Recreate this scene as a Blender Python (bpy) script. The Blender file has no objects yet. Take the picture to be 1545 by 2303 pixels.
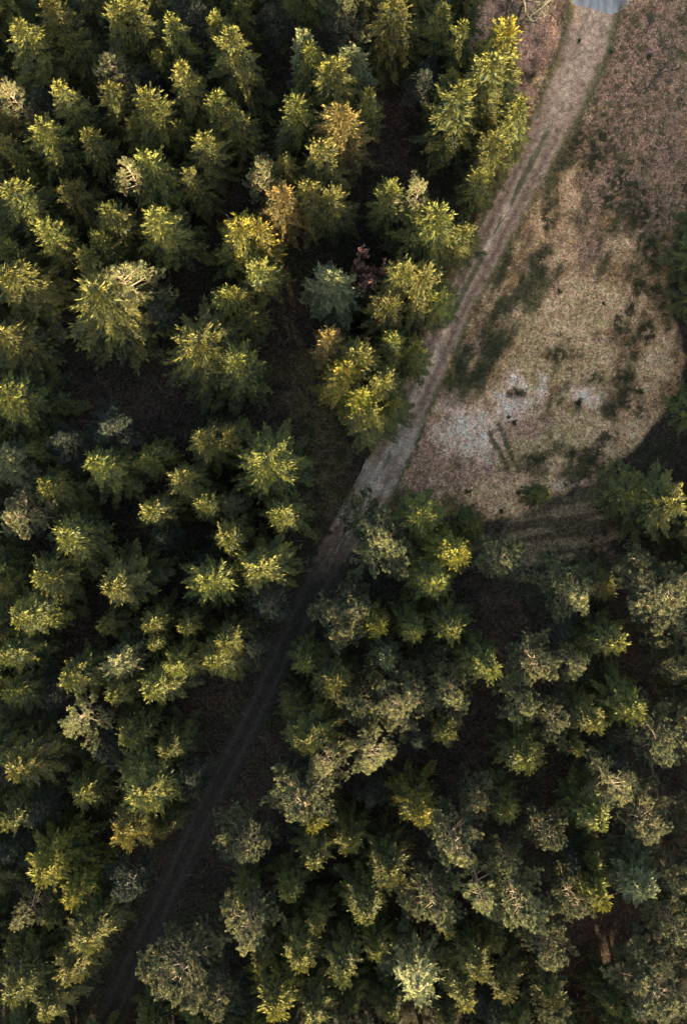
import bpy, math, random
import numpy as np

# ------------------------------------------------------------------ camera, sky, sun, exposure
CAM_H = 142.0                      # drone height above the forest floor, metres
PXM = 18.13                        # photo pixels per metre on the ground
scene = bpy.context.scene
col = scene.collection
SUN_EL, SUN_AZ = math.radians(9.3), math.radians(168)    # azimuth from +Y (top of the picture), clockwise

cam = bpy.data.cameras.new('camera')
cam_o = bpy.data.objects.new('camera', cam)
col.objects.link(cam_o)
cam_o.location = (0, 0, CAM_H)
cam.sensor_fit = 'VERTICAL'
cam.sensor_height = 24
cam.lens = 24 / (2 * (1151.5 / PXM) / CAM_H)
cam.clip_end = 2000
scene.camera = cam_o

world = bpy.data.worlds.new('World')
scene.world = world
world.use_nodes = True
nt = world.node_tree
nt.nodes.clear()
sky = nt.nodes.new('ShaderNodeTexSky')
sky.sky_type = 'NISHITA'
sky.sun_disc = False
sky.sun_elevation = SUN_EL
sky.sun_rotation = SUN_AZ
sky.air_density, sky.dust_density, sky.ozone_density = 1.0, 2.5, 1.0
bg = nt.nodes.new('ShaderNodeBackground')
bg.inputs['Strength'].default_value = 0.105
wo = nt.nodes.new('ShaderNodeOutputWorld')
hz = nt.nodes.new('ShaderNodeHueSaturation')          # thin evening haze takes most of the blue out of the sky
hz.inputs['Saturation'].default_value = 0.9
nt.links.new(sky.outputs[0], hz.inputs['Color'])
nt.links.new(hz.outputs[0], bg.inputs[0])
nt.links.new(bg.outputs[0], wo.inputs[0])

sun = bpy.data.lights.new('sun', 'SUN')
sun.energy = 5.0
sun.angle = math.radians(0.5)
sun.color = (1.0, 0.86, 0.55)
sun_o = bpy.data.objects.new('sun', sun)
col.objects.link(sun_o)
sun_o.rotation_euler = (math.pi / 2 - SUN_EL, 0, math.pi - SUN_AZ)

scene.view_settings.view_transform = 'Standard'
scene.view_settings.look = 'None'
scene.view_settings.gamma = 1
scene.view_settings.exposure = 2.85
scene.render.engine = 'CYCLES'
scene.cycles.max_bounces = 6
scene.cycles.diffuse_bounces = 3
scene.cycles.transmission_bounces = 4
scene.cycles.use_denoising = True
scene.cycles.denoiser = 'OPENIMAGEDENOISE'
scene.cycles.denoising_input_passes = 'RGB_ALBEDO_NORMAL'

# ------------------------------------------------------------------ helpers
def at(px, py, h=0.0):
    """ground position (metres) of the thing whose point at height h the photo shows at px, py"""
    k = (CAM_H - h) / CAM_H / PXM
    return (px - 772.5) * k, (1151.5 - py) * k

def tag(o, label=None, cat=None, group=None, kind=None):
    if label: o['label'] = label
    if cat: o['category'] = cat
    if group: o['group'] = group
    if kind: o['kind'] = kind
    return o

def unit(v):
    return v / np.maximum(np.linalg.norm(v, axis=-1, keepdims=True), 1e-9)

class Quads:
    """collects quads as arrays; 'tone' 0..1 is a colour choice kept per corner"""
    def __init__(self):
        self.v, self.t, self.n = [], [], 0
    def kites(self, p, d, l, w, s, tone, mid=0.45):
        l = np.asarray(l)[:, None]; w = np.asarray(w)[:, None]
        m = p + d * l * mid
        q = np.stack([p, m + s * w / 2, p + d * l, m - s * w / 2], 1)
        self.v.append(q.reshape(-1, 3)); self.t.append(np.repeat(np.asarray(tone), 4))
        self.n += len(p)
    def tube(self, pts, rad, sides, tone):
        pts = np.asarray(pts, float); rad = np.asarray(rad, float)
        tan = unit(np.gradient(pts, axis=0))
        ref = np.where(np.abs(tan[:, 2:3]) > 0.9, np.array([[1., 0, 0]]), np.array([[0, 0, 1.]]))
        a = unit(np.cross(tan, ref)); b = np.cross(tan, a)
        th = np.arange(sides) * 2 * math.pi / sides
        ring = pts[:, None] + rad[:, None, None] * (np.cos(th)[None, :, None] * a[:, None] + np.sin(th)[None, :, None] * b[:, None])
        i, j = np.meshgrid(np.arange(len(pts) - 1), np.arange(sides), indexing='ij')
        jn = (j + 1) % sides
        q = np.stack([ring[i, j], ring[i, jn], ring[i + 1, jn], ring[i + 1, j]], 2).reshape(-1, 3)
        tn = np.broadcast_to(np.asarray(tone, float), (len(pts),))
        tq = np.stack([tn[i], tn[i], tn[i + 1], tn[i + 1]], 2).reshape(-1)
        self.v.append(q); self.t.append(tq); self.n += len(q) // 4
    def mesh(self, name, mat, smooth=False):
        V = np.concatenate(self.v).astype(np.float32); T = np.concatenate(self.t).astype(np.float32)
        return grid_mesh(name, V, np.arange(len(V), dtype=np.int32).reshape(-1, 4), mat, T, None, smooth)

def grid_mesh(name, V, F, mat, tone=None, colr=None, smooth=False):
    me = bpy.data.meshes.new(name)
    me.vertices.add(len(V)); me.vertices.foreach_set('co', np.ascontiguousarray(V, np.float32).ravel())
    me.loops.add(F.size); me.loops.foreach_set('vertex_index', F.ravel().astype(np.int32))
    me.polygons.add(len(F)); me.polygons.foreach_set('loop_start', np.arange(0, F.size, 4, dtype=np.int32))
    if tone is not None:
        a = me.attributes.new('tone', 'FLOAT', 'POINT'); a.data.foreach_set('value', tone.astype(np.float32))
    if colr is not None:
        a = me.attributes.new('tint', 'FLOAT_COLOR', 'POINT')
        c = np.concatenate([colr, np.ones((len(colr), 1))], 1).astype(np.float32)
        a.data.foreach_set('color', c.ravel())
    me.update(calc_edges=True)
    if smooth: me.polygons.foreach_set('use_smooth', np.ones(len(F), bool))
    me.materials.append(mat)
    return me

def link(name, me, parent=None):
    o = bpy.data.objects.new(name, me)
    col.objects.link(o)
    if parent: o.parent = parent
    return o

# value noise, used to vary ground colours and outlines
_ng = np.random.default_rng(5).random((256, 256))
def vnoise(x, y):
    xi, yi = np.floor(x).astype(int), np.floor(y).astype(int)
    fx, fy = x - xi, y - yi
    fx = fx * fx * (3 - 2 * fx); fy = fy * fy * (3 - 2 * fy)
    g = lambda a, b: _ng[a & 255, b & 255]
    return (g(xi, yi) * (1 - fx) + g(xi + 1, yi) * fx) * (1 - fy) + (g(xi, yi + 1) * (1 - fx) + g(xi + 1, yi + 1) * fx) * fy
def fbm(x, y, f, o=4):
    s, a, n = 0, 1, 0
    for k in range(o):
        s = s + a * vnoise(x * f + 17.3 * k, y * f + 9.1 * k); n += a; a *= 0.55; f *= 2.1
    return s / n
def sstep(a, b, x):
    t = np.clip((x - a) / (b - a), 0, 1); return t * t * (3 - 2 * t)

# ------------------------------------------------------------------ materials
def new_mat(name):
    m = bpy.data.materials.new(name); m.use_nodes = True
    m.node_tree.nodes.clear()
    return m, m.node_tree.nodes, m.node_tree.links

def foliage(name, c0, c1, vary=0.3, transl=0.14, hue=0.0):
    """needles: two colours mixed by the shoot's own tone, whole tree varied a little"""
    m, N, L = new_mat(name)
    at_ = N.new('ShaderNodeAttribute'); at_.attribute_name = 'tone'
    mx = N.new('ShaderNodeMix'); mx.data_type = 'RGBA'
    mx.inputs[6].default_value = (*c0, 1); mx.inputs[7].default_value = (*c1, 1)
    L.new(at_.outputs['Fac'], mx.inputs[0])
    oi = N.new('ShaderNodeObjectInfo')
    mr = N.new('ShaderNodeMapRange'); mr.inputs[3].default_value = 1 - vary; mr.inputs[4].default_value = 1 + vary
    L.new(oi.outputs['Random'], mr.inputs[0])
    hs = N.new('ShaderNodeHueSaturation'); L.new(mx.outputs[2], hs.inputs['Color']); L.new(mr.outputs[0], hs.inputs['Value'])
    mr2 = N.new('ShaderNodeMapRange'); mr2.inputs[3].default_value = 0.485; mr2.inputs[4].default_value = 0.515
    ml = N.new('ShaderNodeMath'); ml.operation = 'MULTIPLY'; ml.inputs[1].default_value = 7.13
    fr = N.new('ShaderNodeMath'); fr.operation = 'FRACT'
    L.new(oi.outputs['Random'], ml.inputs[0]); L.new(ml.outputs[0], fr.inputs[0]); L.new(fr.outputs[0], mr2.inputs[0]); L.new(mr2.outputs[0], hs.inputs['Hue'])
    df = N.new('ShaderNodeBsdfPrincipled'); df.inputs['Roughness'].default_value = 0.62; df.inputs['Specular IOR Level'].default_value = 0.18
    tr = N.new('ShaderNodeBsdfTranslucent')
    L.new(hs.outputs[0], df.inputs['Base Color']); L.new(hs.outputs[0], tr.inputs['Color'])
    ms = N.new('ShaderNodeMixShader'); ms.inputs[0].default_value = transl
    L.new(df.outputs[0], ms.inputs[1]); L.new(tr.outputs[0], ms.inputs[2])
    ou = N.new('ShaderNodeOutputMaterial'); L.new(ms.outputs[0], ou.inputs[0])
    return m

def bark(name, c0, c1, scale=6):
    m, N, L = new_mat(name)
    at_ = N.new('ShaderNodeAttribute'); at_.attribute_name = 'tone'
    mx = N.new('ShaderNodeMix'); mx.data_type = 'RGBA'
    mx.inputs[6].default_value = (*c0, 1); mx.inputs[7].default_value = (*c1, 1)
    tc = N.new('ShaderNodeTexCoord'); nz = N.new('ShaderNodeTexNoise'); nz.inputs['Scale'].default_value = scale; nz.inputs['Detail'].default_value = 5
    L.new(tc.outputs['Object'], nz.inputs['Vector'])
    ad = N.new('ShaderNodeMath'); ad.operation = 'MULTIPLY_ADD'; ad.inputs[1].default_value = 0.6; ad.inputs[2].default_value = -0.3
    L.new(nz.outputs['Fac'], ad.inputs[0])
    a2 = N.new('ShaderNodeMath'); a2.operation = 'ADD'; a2.use_clamp = True
    L.new(at_.outputs['Fac'], a2.inputs[0]); L.new(ad.outputs[0], a2.inputs[1]); L.new(a2.outputs[0], mx.inputs[0])
    bs = N.new('ShaderNodeBsdfPrincipled'); bs.inputs['Roughness'].default_value = 0.85
    L.new(mx.outputs[2], bs.inputs['Base Color'])
    bp = N.new('ShaderNodeBump'); bp.inputs['Strength'].default_value = 0.5; L.new(nz.outputs['Fac'], bp.inputs['Height']); L.new(bp.outputs[0], bs.inputs['Normal'])
    ou = N.new('ShaderNodeOutputMaterial'); L.new(bs.outputs[0], ou.inputs[0])
    return m

def tinted(name, speck=0.5, cell=7.0, rough=0.9, bump=0.35):
    """ground surfaces: the patch colour of the mesh, broken into leaf- and stone-sized speckles"""
    m, N, L = new_mat(name)
    a = N.new('ShaderNodeAttribute'); a.attribute_name = 'tint'
    tc = N.new('ShaderNodeTexCoord')
    vo = N.new('ShaderNodeTexVoronoi'); vo.inputs['Scale'].default_value = cell
    nz = N.new('ShaderNodeTexNoise'); nz.inputs['Scale'].default_value = 3.2; nz.inputs['Detail'].default_value = 8; nz.inputs['Roughness'].default_value = 0.75
    L.new(tc.outputs['Object'], vo.inputs['Vector']); L.new(tc.outputs['Object'], nz.inputs['Vector'])
    sp = N.new('ShaderNodeSeparateColor'); L.new(vo.outputs['Color'], sp.inputs[0])
    m1 = N.new('ShaderNodeMapRange'); m1.inputs[3].default_value = 1 - speck; m1.inputs[4].default_value = 1 + speck
    L.new(sp.outputs[0], m1.inputs[0])
    m2 = N.new('ShaderNodeMapRange'); m2.inputs[1].default_value = 0.3; m2.inputs[2].default_value = 0.7; m2.inputs[3].default_value = 0.55; m2.inputs[4].default_value = 1.4
    L.new(nz.outputs['Fac'], m2.inputs[0])
    mu = N.new('ShaderNodeMath'); mu.operation = 'MULTIPLY'; L.new(m1.outputs[0], mu.inputs[0]); L.new(m2.outputs[0], mu.inputs[1])
    hs = N.new('ShaderNodeHueSaturation'); L.new(a.outputs['Color'], hs.inputs['Color']); L.new(mu.outputs[0], hs.inputs['Value'])
    m3 = N.new('ShaderNodeMapRange'); m3.inputs[3].default_value = 0.475; m3.inputs[4].default_value = 0.525; L.new(sp.outputs[1], m3.inputs[0]); L.new(m3.outputs[0], hs.inputs['Hue'])
    bs = N.new('ShaderNodeBsdfPrincipled'); bs.inputs['Roughness'].default_value = rough; bs.inputs['Specular IOR Level'].default_value = 0.2
    L.new(hs.outputs[0], bs.inputs['Base Color'])
    bp = N.new('ShaderNodeBump'); bp.inputs['Strength'].default_value = bump; bp.inputs['Distance'].default_value = 0.15
    L.new(nz.outputs['Fac'], bp.inputs['Height']); L.new(bp.outputs[0], bs.inputs['Normal'])
    ou = N.new('ShaderNodeOutputMaterial'); L.new(bs.outputs[0], ou.inputs[0])
    return m

def plain_tint(name, transl=0.15):
    m, N, L = new_mat(name)
    a = N.new('ShaderNodeAttribute'); a.attribute_name = 'tint'
    bs = N.new('ShaderNodeBsdfPrincipled'); bs.inputs['Roughness'].default_value = 0.7; bs.inputs['Specular IOR Level'].default_value = 0.2
    tr = N.new('ShaderNodeBsdfTranslucent'); ms = N.new('ShaderNodeMixShader'); ms.inputs[0].default_value = transl
    L.new(a.outputs['Color'], bs.inputs['Base Color']); L.new(a.outputs['Color'], tr.inputs['Color'])
    L.new(bs.outputs[0], ms.inputs[1]); L.new(tr.outputs[0], ms.inputs[2])
    ou = N.new('ShaderNodeOutputMaterial'); L.new(ms.outputs[0], ou.inputs[0])
    return m

M = dict(
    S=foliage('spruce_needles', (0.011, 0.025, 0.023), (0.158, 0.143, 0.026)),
    Y=foliage('golden_spruce_needles', (0.012, 0.027, 0.021), (0.215, 0.180, 0.020), 0.25),
    R=foliage('rusty_spruce_needles', (0.022, 0.034, 0.020), (0.245, 0.165, 0.045), 0.2),
    T=foliage('thin_spruce_needles', (0.030, 0.042, 0.026), (0.22, 0.20, 0.075), 0.2),
    F=foliage('fir_needles', (0.016, 0.030, 0.018), (0.18, 0.18, 0.080), 0.2),
    P=foliage('pine_needles', (0.021, 0.035, 0.028), (0.275, 0.250, 0.100), 0.25),
    Q=foliage('pale_pine_needles', (0.060, 0.070, 0.036), (0.29, 0.262, 0.105), 0.2),
    G=foliage('grey_pine_needles', (0.024, 0.032, 0.024), (0.100, 0.104, 0.070), 0.25),
    red=foliage('russet_leaves', (0.20, 0.095, 0.075), (0.46, 0.25, 0.20), 0.1),
    shrub=foliage('shrub_leaves', (0.032, 0.042, 0.018), (0.085, 0.092, 0.036), 0.3),
    bark=bark('spruce_bark', (0.075, 0.055, 0.042), (0.24, 0.15, 0.085)),
    pbark=bark('pine_bark', (0.075, 0.058, 0.045), (0.27, 0.19, 0.11)),
    dbark=bark('bare_bark', (0.034, 0.031, 0.023), (0.105, 0.090, 0.058)),
    ground=tinted('forest_floor', 0.6, 4.6, 0.95, 0.5),
    track=tinted('gravel_track', 0.35, 9.0, 0.9, 0.35),
    leaf=plain_tint('dead_leaves', 0.2),
    grass=plain_tint('grass_blades', 0.2),
)

# ------------------------------------------------------------------ the ground
TRACK = [(1352, -180, 108), (1345, -60, 108), (1333, 40, 106), (1316, 110, 104), (1278, 200, 100), (1230, 300, 90), (1178, 400, 84),
         (1125, 500, 80), (1073, 600, 78), (1020, 700, 76), (978, 800, 78), (932, 900, 78), (887, 1000, 82), (840, 1100, 86),
         (792, 1180, 80), (738, 1270, 76), (690, 1360, 78), (640, 1460, 60), (590, 1570, 60), (540, 1670, 60), (490, 1770, 60), (440, 1870, 60),
         (390, 1980, 60), (345, 2080, 60), (295, 2180, 60), (250, 2280, 60), (190, 2400, 60), (140, 2500, 60)]
TP = np.array([(*at(x, y), w / PXM / 2) for x, y, w in TRACK])

def resample(P, n):
    d = np.r_[0, np.cumsum(np.hypot(*np.diff(P[:, :2], axis=0).T))]
    s = np.linspace(0, d[-1], n)
    Q = np.stack([np.interp(s, d, P[:, k]) for k in range(P.shape[1])], 1)
    for _ in range(30):
        Q[1:-1] = 0.25 * Q[:-2] + 0.5 * Q[1:-1] + 0.25 * Q[2:]
    return Q, s

TC, TS = resample(TP, 620)

def track_uv(x, y):
    """signed distance from the centreline over half width, and distance along"""
    x = np.asarray(x, float).ravel(); y = np.asarray(y, float).ravel()
    best = np.full(len(x), 1e9); u = np.zeros(len(x)); v = np.zeros(len(x))
    C = TC[::6]; S = TS[::6]
    for i in range(len(C) - 1):
        a, b = C[i], C[i + 1]; e = b[:2] - a[:2]; l2 = e @ e
        t = np.clip(((x - a[0]) * e[0] + (y - a[1]) * e[1]) / l2, 0, 1)
        dx, dy = x - a[0] - t * e[0], y - a[1] - t * e[1]
        d = np.hypot(dx, dy); k = d < best
        sg = np.sign(e[0] * dy - e[1] * dx)
        w = a[2] + t * (b[2] - a[2])
        best[k] = d[k]; u[k] = (sg * d / w)[k]; v[k] = (S[i] + t * (S[i + 1] - S[i]))[k]
    return u, v, best

BANDSIGN = float(np.sign(track_uv(np.array([20.0]), np.array([10.0]))[0][0]))

def blob(X, Y, cx, cy, rx, ry, rot=0, soft=0.4, rough=1.15, f=0.04):
    """0..1 mask of a ragged-edged patch; everything in photo pixels on the ground"""
    c, s = math.cos(math.radians(rot)), math.sin(math.radians(rot))
    dx, dy = X - cx, Y - cy
    a, b = (dx * c + dy * s) / rx, (-dx * s + dy * c) / ry
    d = np.sqrt(a * a + b * b) + (fbm(X + cx, Y + cy, f, 4) - 0.5) * 2 * rough
    return 1 - sstep(1 - soft, 1 + soft * 0.6, d)

def poly_mask(X, Y, P, soft):
    P = np.array(P, float); n = len(P)
    ins = np.zeros(X.shape, bool); dist = np.full(X.shape, 1e9)
    for i in range(n):
        x0, y0 = P[i]; x1, y1 = P[(i + 1) % n]
        cnd = ((y0 > Y) != (y1 > Y))
        xi = x0 + (Y - y0) * (x1 - x0) / ((y1 - y0) if y1 != y0 else 1e-9)
        ins ^= cnd & (X < xi)
        ex, ey = x1 - x0, y1 - y0
        t = np.clip(((X - x0) * ex + (Y - y0) * ey) / (ex * ex + ey * ey), 0, 1)
        dist = np.minimum(dist, np.hypot(X - x0 - t * ex, Y - y0 - t * ey))
    sd = np.where(ins, dist, -dist) + (fbm(X, Y, 0.03, 4) - 0.5) * soft * 3
    return sstep(-soft, soft, sd)

CLEARING = [(1235, -200), (1700, -200), (1700, 480), (1525, 520), (1498, 640), (1530, 800), (1520, 870), (1440, 990), (1330, 1085), (1235, 1115), (1200, 1150),
            (1040, 1175), (960, 1140), (790, 1160), (772, 1165), (860, 975), (935, 800), (1045, 540), (1145, 330), (1230, 110)]  # lower right rim follows the tree shade, painted as dark floor colour beyond
# patches: kind, centre x, y, radii, turn
WHITE = [(1048, 966, 72, 64, 20), (1140, 915, 70, 32, -30), (1165, 868, 22, 40, -25), (1218, 872, 10, 40, 0), (1315, 890, 36, 20, 15),
         (1075, 1010, 40, 30, 0), (1290, 1090, 40, 12, -10), (1090, 985, 28, 50, 0), (1080, 950, 40, 40, 0)]
PINK = [(965, 1005, 66, 62, 0), (950, 1085, 85, 32, 0), (1030, 1065, 60, 40, 0), (1170, 950, 55, 40, 0), (1120, 190, 90, 150, 0), (1200, 60, 90, 120, 0), (1090, 60, 60, 90, 0),
        (1400, 200, 80, 220, 15), (1480, 330, 90, 180, 0), (1470, 470, 70, 70, 0), (1345, 420, 45, 110, 15), (1440, 90, 120, 110, 0), (1330, 560, 50, 40, 0), (1075, 785, 34, 26, 0), (1100, 1080, 60, 40, 0)]
PEACH = [(1120, 1125, 130, 34, 5), (1280, 440, 26, 52, 0), (1212, 520, 22, 45, 10), (1295, 640, 50, 42, 0), (1260, 560, 40, 60, 0), (1290, 745, 60, 30, 10), (1400, 560, 48, 34, 15), (1405, 690, 60, 40, 0), (1245, 1060, 26, 70, 10),
         (1160, 1100, 90, 30, 0), (1390, 1000, 60, 60, 0), (1440, 940, 50, 70, 30), (1250, 690, 40, 30, 0), (1100, 880, 40, 20, 0), (1480, 800, 50, 110, 10), (1360, 790, 40, 25, 0)]
DARKG = [(1335, 1035, 46, 42, -25), (1300, 1075, 46, 26, -10), (1290, 1020, 16, 20, 0),
         (1422, 770, 20, 46, 0), (1470, 655, 42, 20, 0), (1395, 740, 16, 30, 0), (1452, 745, 22, 40, 15), (1415, 905, 30, 34, 0), (1440, 925, 20, 20, 0), (1380, 915, 26, 24, 0), (1440, 650, 18, 26, 0),
         (1200, 1030, 30, 16, 0), (1345, 330, 30, 70, 20), (1400, 420, 50, 60, 0), (1440, 480, 50, 60, 0), (1290, 330, 22, 50, 25), (1240, 480, 20, 40, 20),
         (1460, 560, 30, 50, 0), (1500, 690, 30, 60, 0), (1260, 800, 40, 18, 0), (1330, 850, 30, 14, 0), (1215, 600, 24, 40, 0), (1420, 690, 18, 22, 0), (1365, 985, 22, 20, 0), (1400, 850, 30, 22, 0), (1155, 885, 20, 12, 0)]
DRYGR = [(1230, 760, 90, 60, 0), (1330, 700, 60, 60, 0), (1260, 960, 60, 50, 0), (1320, 970, 50, 40, 0), (1200, 830, 70, 50, 0), (1180, 990, 60, 50, 0), (1360, 840, 50, 40, 0)]

def ground_colour(x, y):
    """albedo of the ground and how leafy / grassy it is, from metres"""
    X, Y = x * PXM + 772.5, 1151.5 - y * PXM
    n1, n2, n3 = fbm(X, Y, 0.012), fbm(X + 99, Y + 7, 0.05), fbm(X + 31, Y + 77, 0.15, 3)
    def C(*c): return np.array(c)[None, :]
    c = C(0.027, 0.024, 0.017) * (0.5 + n2[:, None]) + C(0.016, 0.008, 0.005) * sstep(0.45, 0.7, n1)[:, None]
    gr = sstep(0.50, 0.66, fbm(X + 400, Y, 0.02))[:, None]
    c = c * (1 - 0.6 * gr) + C(0.030, 0.036, 0.016) * 0.6 * gr
    leafy = 0.10 + 0.25 * sstep(0.5, 0.7, n1); grassy = 0.05 + 0.3 * gr[:, 0]; dark = np.ones(len(X)) * 0.8
    def lay(cc, m, lf=None, gs=None, dk=None):
        nonlocal c, leafy, grassy, dark
        mm = np.clip(m, 0, 1)
        c = c * (1 - mm[:, None]) + cc * mm[:, None]
        if lf is not None: leafy = leafy * (1 - mm) + lf * mm
        if gs is not None: grassy = grassy * (1 - mm) + gs * mm
        if dk is not None: dark = dark * (1 - mm) + dk * mm
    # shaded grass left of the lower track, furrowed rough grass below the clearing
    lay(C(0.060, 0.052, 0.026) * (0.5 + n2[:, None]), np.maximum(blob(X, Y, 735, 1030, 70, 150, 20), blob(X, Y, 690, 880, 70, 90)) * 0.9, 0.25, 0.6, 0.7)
    fur = 0.55 + 0.75 * sstep(0.35, 0.65, vnoise(X * 0.012 + Y * 0.004, Y * 0.11 + X * 0.02))
    lay(C(0.20, 0.155, 0.095) * fur[:, None], np.maximum(blob(X, Y, 1200, 1200, 180, 75), blob(X, Y, 1290, 1160, 120, 60)) * 0.85, 0.4, 0.3, 0.4)
    lay(C(0.052, 0.036, 0.027) * (0.5 + n2[:, None]), np.maximum.reduce([blob(X, Y, 1105, 1400, 70, 110), blob(X, Y, 1085, 1620, 40, 120), blob(X, Y, 1370, 2150, 110, 150), blob(X, Y, 190, 1440, 60, 50), blob(X, Y, 250, 905, 170, 45, 8), blob(X, Y, 870, 300, 60, 150)]) * 0.8, 0.35, 0.05)
    cl = poly_mask(X, Y, CLEARING, 10)
    st = fbm((X * 0.42 - Y * 0.90) * 0.28 + 50, X * 0.90 + Y * 0.42, 0.03, 4)       # streaks that follow the old wheelings
    n4 = fbm(X + 300, Y + 500, 0.022, 5)
    lay(C(0.37, 0.240, 0.120) * (0.35 + 1.3 * n3[:, None]), cl, 0.3, 0.45, 0.35)
    lay(C(0.46, 0.325, 0.180) * (0.4 + 1.2 * n3[:, None]), cl * sstep(0.50, 0.62, n4), 0.45, 0.3, 0.2)
    lay(C(0.19, 0.125, 0.080) * (0.4 + 1.2 * n3[:, None]), cl * sstep(0.50, 0.60, n2) * 0.75, 0.4, 0.4, 0.6)
    lay(C(0.085, 0.085, 0.040) * (0.4 + 1.2 * n3[:, None]), cl * sstep(0.52, 0.62, st) * 0.8, 0.2, 0.8, 0.7)
    lay(C(0.23, 0.150, 0.075) * (0.4 + 1.2 * n3[:, None]), cl * sstep(1330, 1470, X + 60 * (n2 - 0.5)) * (Y > 560) * 0.7, 0.5, 0.5, 0.5)
    mx = lambda L, **k: np.maximum.reduce([blob(X, Y, *p, **k) for p in L])
    lay(C(0.46, 0.335, 0.18) * (0.6 + 0.8 * n2[:, None]), cl * mx(DRYGR) * 0.8, 0.1, 0.7, 0.1)
    pk = mx(PINK, soft=0.8)
    lay(C(0.37, 0.245, 0.180) * (0.45 + 1.1 * n3[:, None]), pk * np.maximum(cl, np.maximum(blob(X, Y, 1150, 100, 130, 240, 15), blob(X, Y, 1090, 20, 90, 120))) * 0.9, 0.85, 0.1, 0.6)
    lay(C(0.055, 0.058, 0.030), cl * (X > 1250) * (Y < 620) * sstep(0.52, 0.60, n3) * sstep(0.35, 0.6, n1 + 0.15) * 0.8, 0.35, 0.8, 0.9)
    lay(C(0.62, 0.42, 0.25) * (0.5 + 1.0 * n3[:, None]), cl * mx(PEACH, soft=0.8) * 0.8, 0.7, 0.15, 0.2)
    lay(C(0.84, 0.60, 0.465) * (0.60 + 0.9 * n3[:, None]), cl * mx(WHITE, soft=1.1, rough=0.9) * 0.95, 1.0, 0.05, 0.3)
    lay(C(0.036, 0.038, 0.020) * (0.4 + 1.2 * n3[:, None]), cl * mx(DARKG, soft=0.55, rough=1.0, f=0.06) * sstep(0.38, 0.52, n3) * 0.95, 0.12, 1.0, 1.0)
    uu, vv, dd = track_uv(x, y)
    band = sstep(1.05, 1.5, uu * BANDSIGN) * (1 - sstep(2.6, 4.2, uu * BANDSIGN + (n4 - 0.5) * 3)) * sstep(520, 620, Y) * (1 - sstep(850, 930, Y + (n2 - 0.5) * 80))
    lay(C(0.045, 0.050, 0.026) * (0.4 + 1.2 * n3[:, None]), band * cl * (0.25 + 0.75 * sstep(0.40, 0.52, st)) * 0.9, 0.15, 0.95, 0.8)
    # two old wheel ruts in the clearing
    for (x0, y0, x1, y1) in ((1100, 975, 1140, 1050), (1120, 955, 1165, 1060)):
        t = np.clip(((X - x0) * (x1 - x0) + (Y - y0) * (y1 - y0)) / ((x1 - x0) ** 2 + (y1 - y0) ** 2), 0, 1)
        d = np.hypot(X - x0 - t * (x1 - x0), Y - y0 - t * (y1 - y0)) + (n3 - 0.5) * 6
        lay(C(0.11, 0.10, 0.05), (1 - sstep(3, 7, d)) * 0.9, 0.2, 0.7, 0.7)
    # olive verge beside the track, inside the clearing
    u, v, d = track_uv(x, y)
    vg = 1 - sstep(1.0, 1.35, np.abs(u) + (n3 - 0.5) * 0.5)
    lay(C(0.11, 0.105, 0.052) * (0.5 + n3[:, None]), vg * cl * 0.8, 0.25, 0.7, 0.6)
    return np.clip(c * np.array([[1.10, 0.94, 0.84]]), 0, 0.86), leafy, grassy, dark, cl, u, d

def height(x, y, d):
    X, Y = x * PXM, -y * PXM
    h = (fbm(X, Y, 0.006, 3) - 0.5) * 0.5 + (fbm(X, Y, 0.06, 3) - 0.5) * 0.16
    return h * sstep(1.5, 7.0, d)

def axis(lo, hi, step, far):
    core = np.arange(lo, hi + step, step)
    g, x, s = [], hi, step
    while x < far: s *= 1.35; x += s; g.append(x)
    k, x, s = [], lo, step
    while x > -far: s *= 1.35; x -= s; k.append(x)
    return np.array(k[::-1] + list(core) + g)

gx, gy = axis(-50, 50, 0.22, 900), axis(-71, 71, 0.22, 900)
GX, GY = np.meshgrid(gx, gy)
fx, fy = GX.ravel(), GY.ravel()
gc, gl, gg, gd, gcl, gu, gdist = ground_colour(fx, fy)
gz = height(fx, fy, gdist) - 0.12 * (1 - sstep(0.80, 0.98, np.abs(gu)))
nx, ny = len(gx), len(gy)
I, J = np.meshgrid(np.arange(ny - 1), np.arange(nx - 1), indexing='ij')
F = np.stack([I * nx + J, I * nx + J + 1, (I + 1) * nx + J + 1, (I + 1) * nx + J], 2).reshape(-1, 4)
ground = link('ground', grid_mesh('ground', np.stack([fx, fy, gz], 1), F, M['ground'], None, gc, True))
tag(ground, 'forest floor and leaf-strewn clearing', kind='structure')

# the dirt track: a strip of its own with two worn ruts
U = np.linspace(-1.04, 1.04, 37)
tn = unit(np.gradient(TC[:, :2], axis=0)); nrm = np.stack([-tn[:, 1], tn[:, 0]], 1)
wob = 1 + 0.10 * (fbm(TS, TS * 0 + 3, 0.5, 3) - 0.5)
wob2 = 1 + 0.10 * (fbm(TS, TS * 0 + 33, 0.5, 3) - 0.5)
W = TC[:, None, 2] * U[None, :] * np.where(U[None, :] > 0, wob[:, None], wob2[:, None])
tx = (TC[:, None, 0] + nrm[:, None, 0] * W).ravel(); ty = (TC[:, None, 1] + nrm[:, None, 1] * W).ravel()
UU = np.broadcast_to(U[None, :], W.shape).ravel(); SS = np.broadcast_to(TS[:, None], W.shape).ravel()
tX, tY = tx * PXM + 772.5, 1151.5 - ty * PXM
ta, tb = fbm(SS * 1.2, UU * 30, 0.06), fbm(tX, tY, 0.12, 3)
rut = np.maximum(np.exp(-((UU - 0.46) / 0.19) ** 2), np.exp(-((UU + 0.50) / 0.19) ** 2))
low = sstep(150, 420, tY)                      # ruts only where the track narrows
tcl = np.array([0.326, 0.209, 0.142])[None] * (0.35 + 1.3 * tb[:, None])
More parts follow.
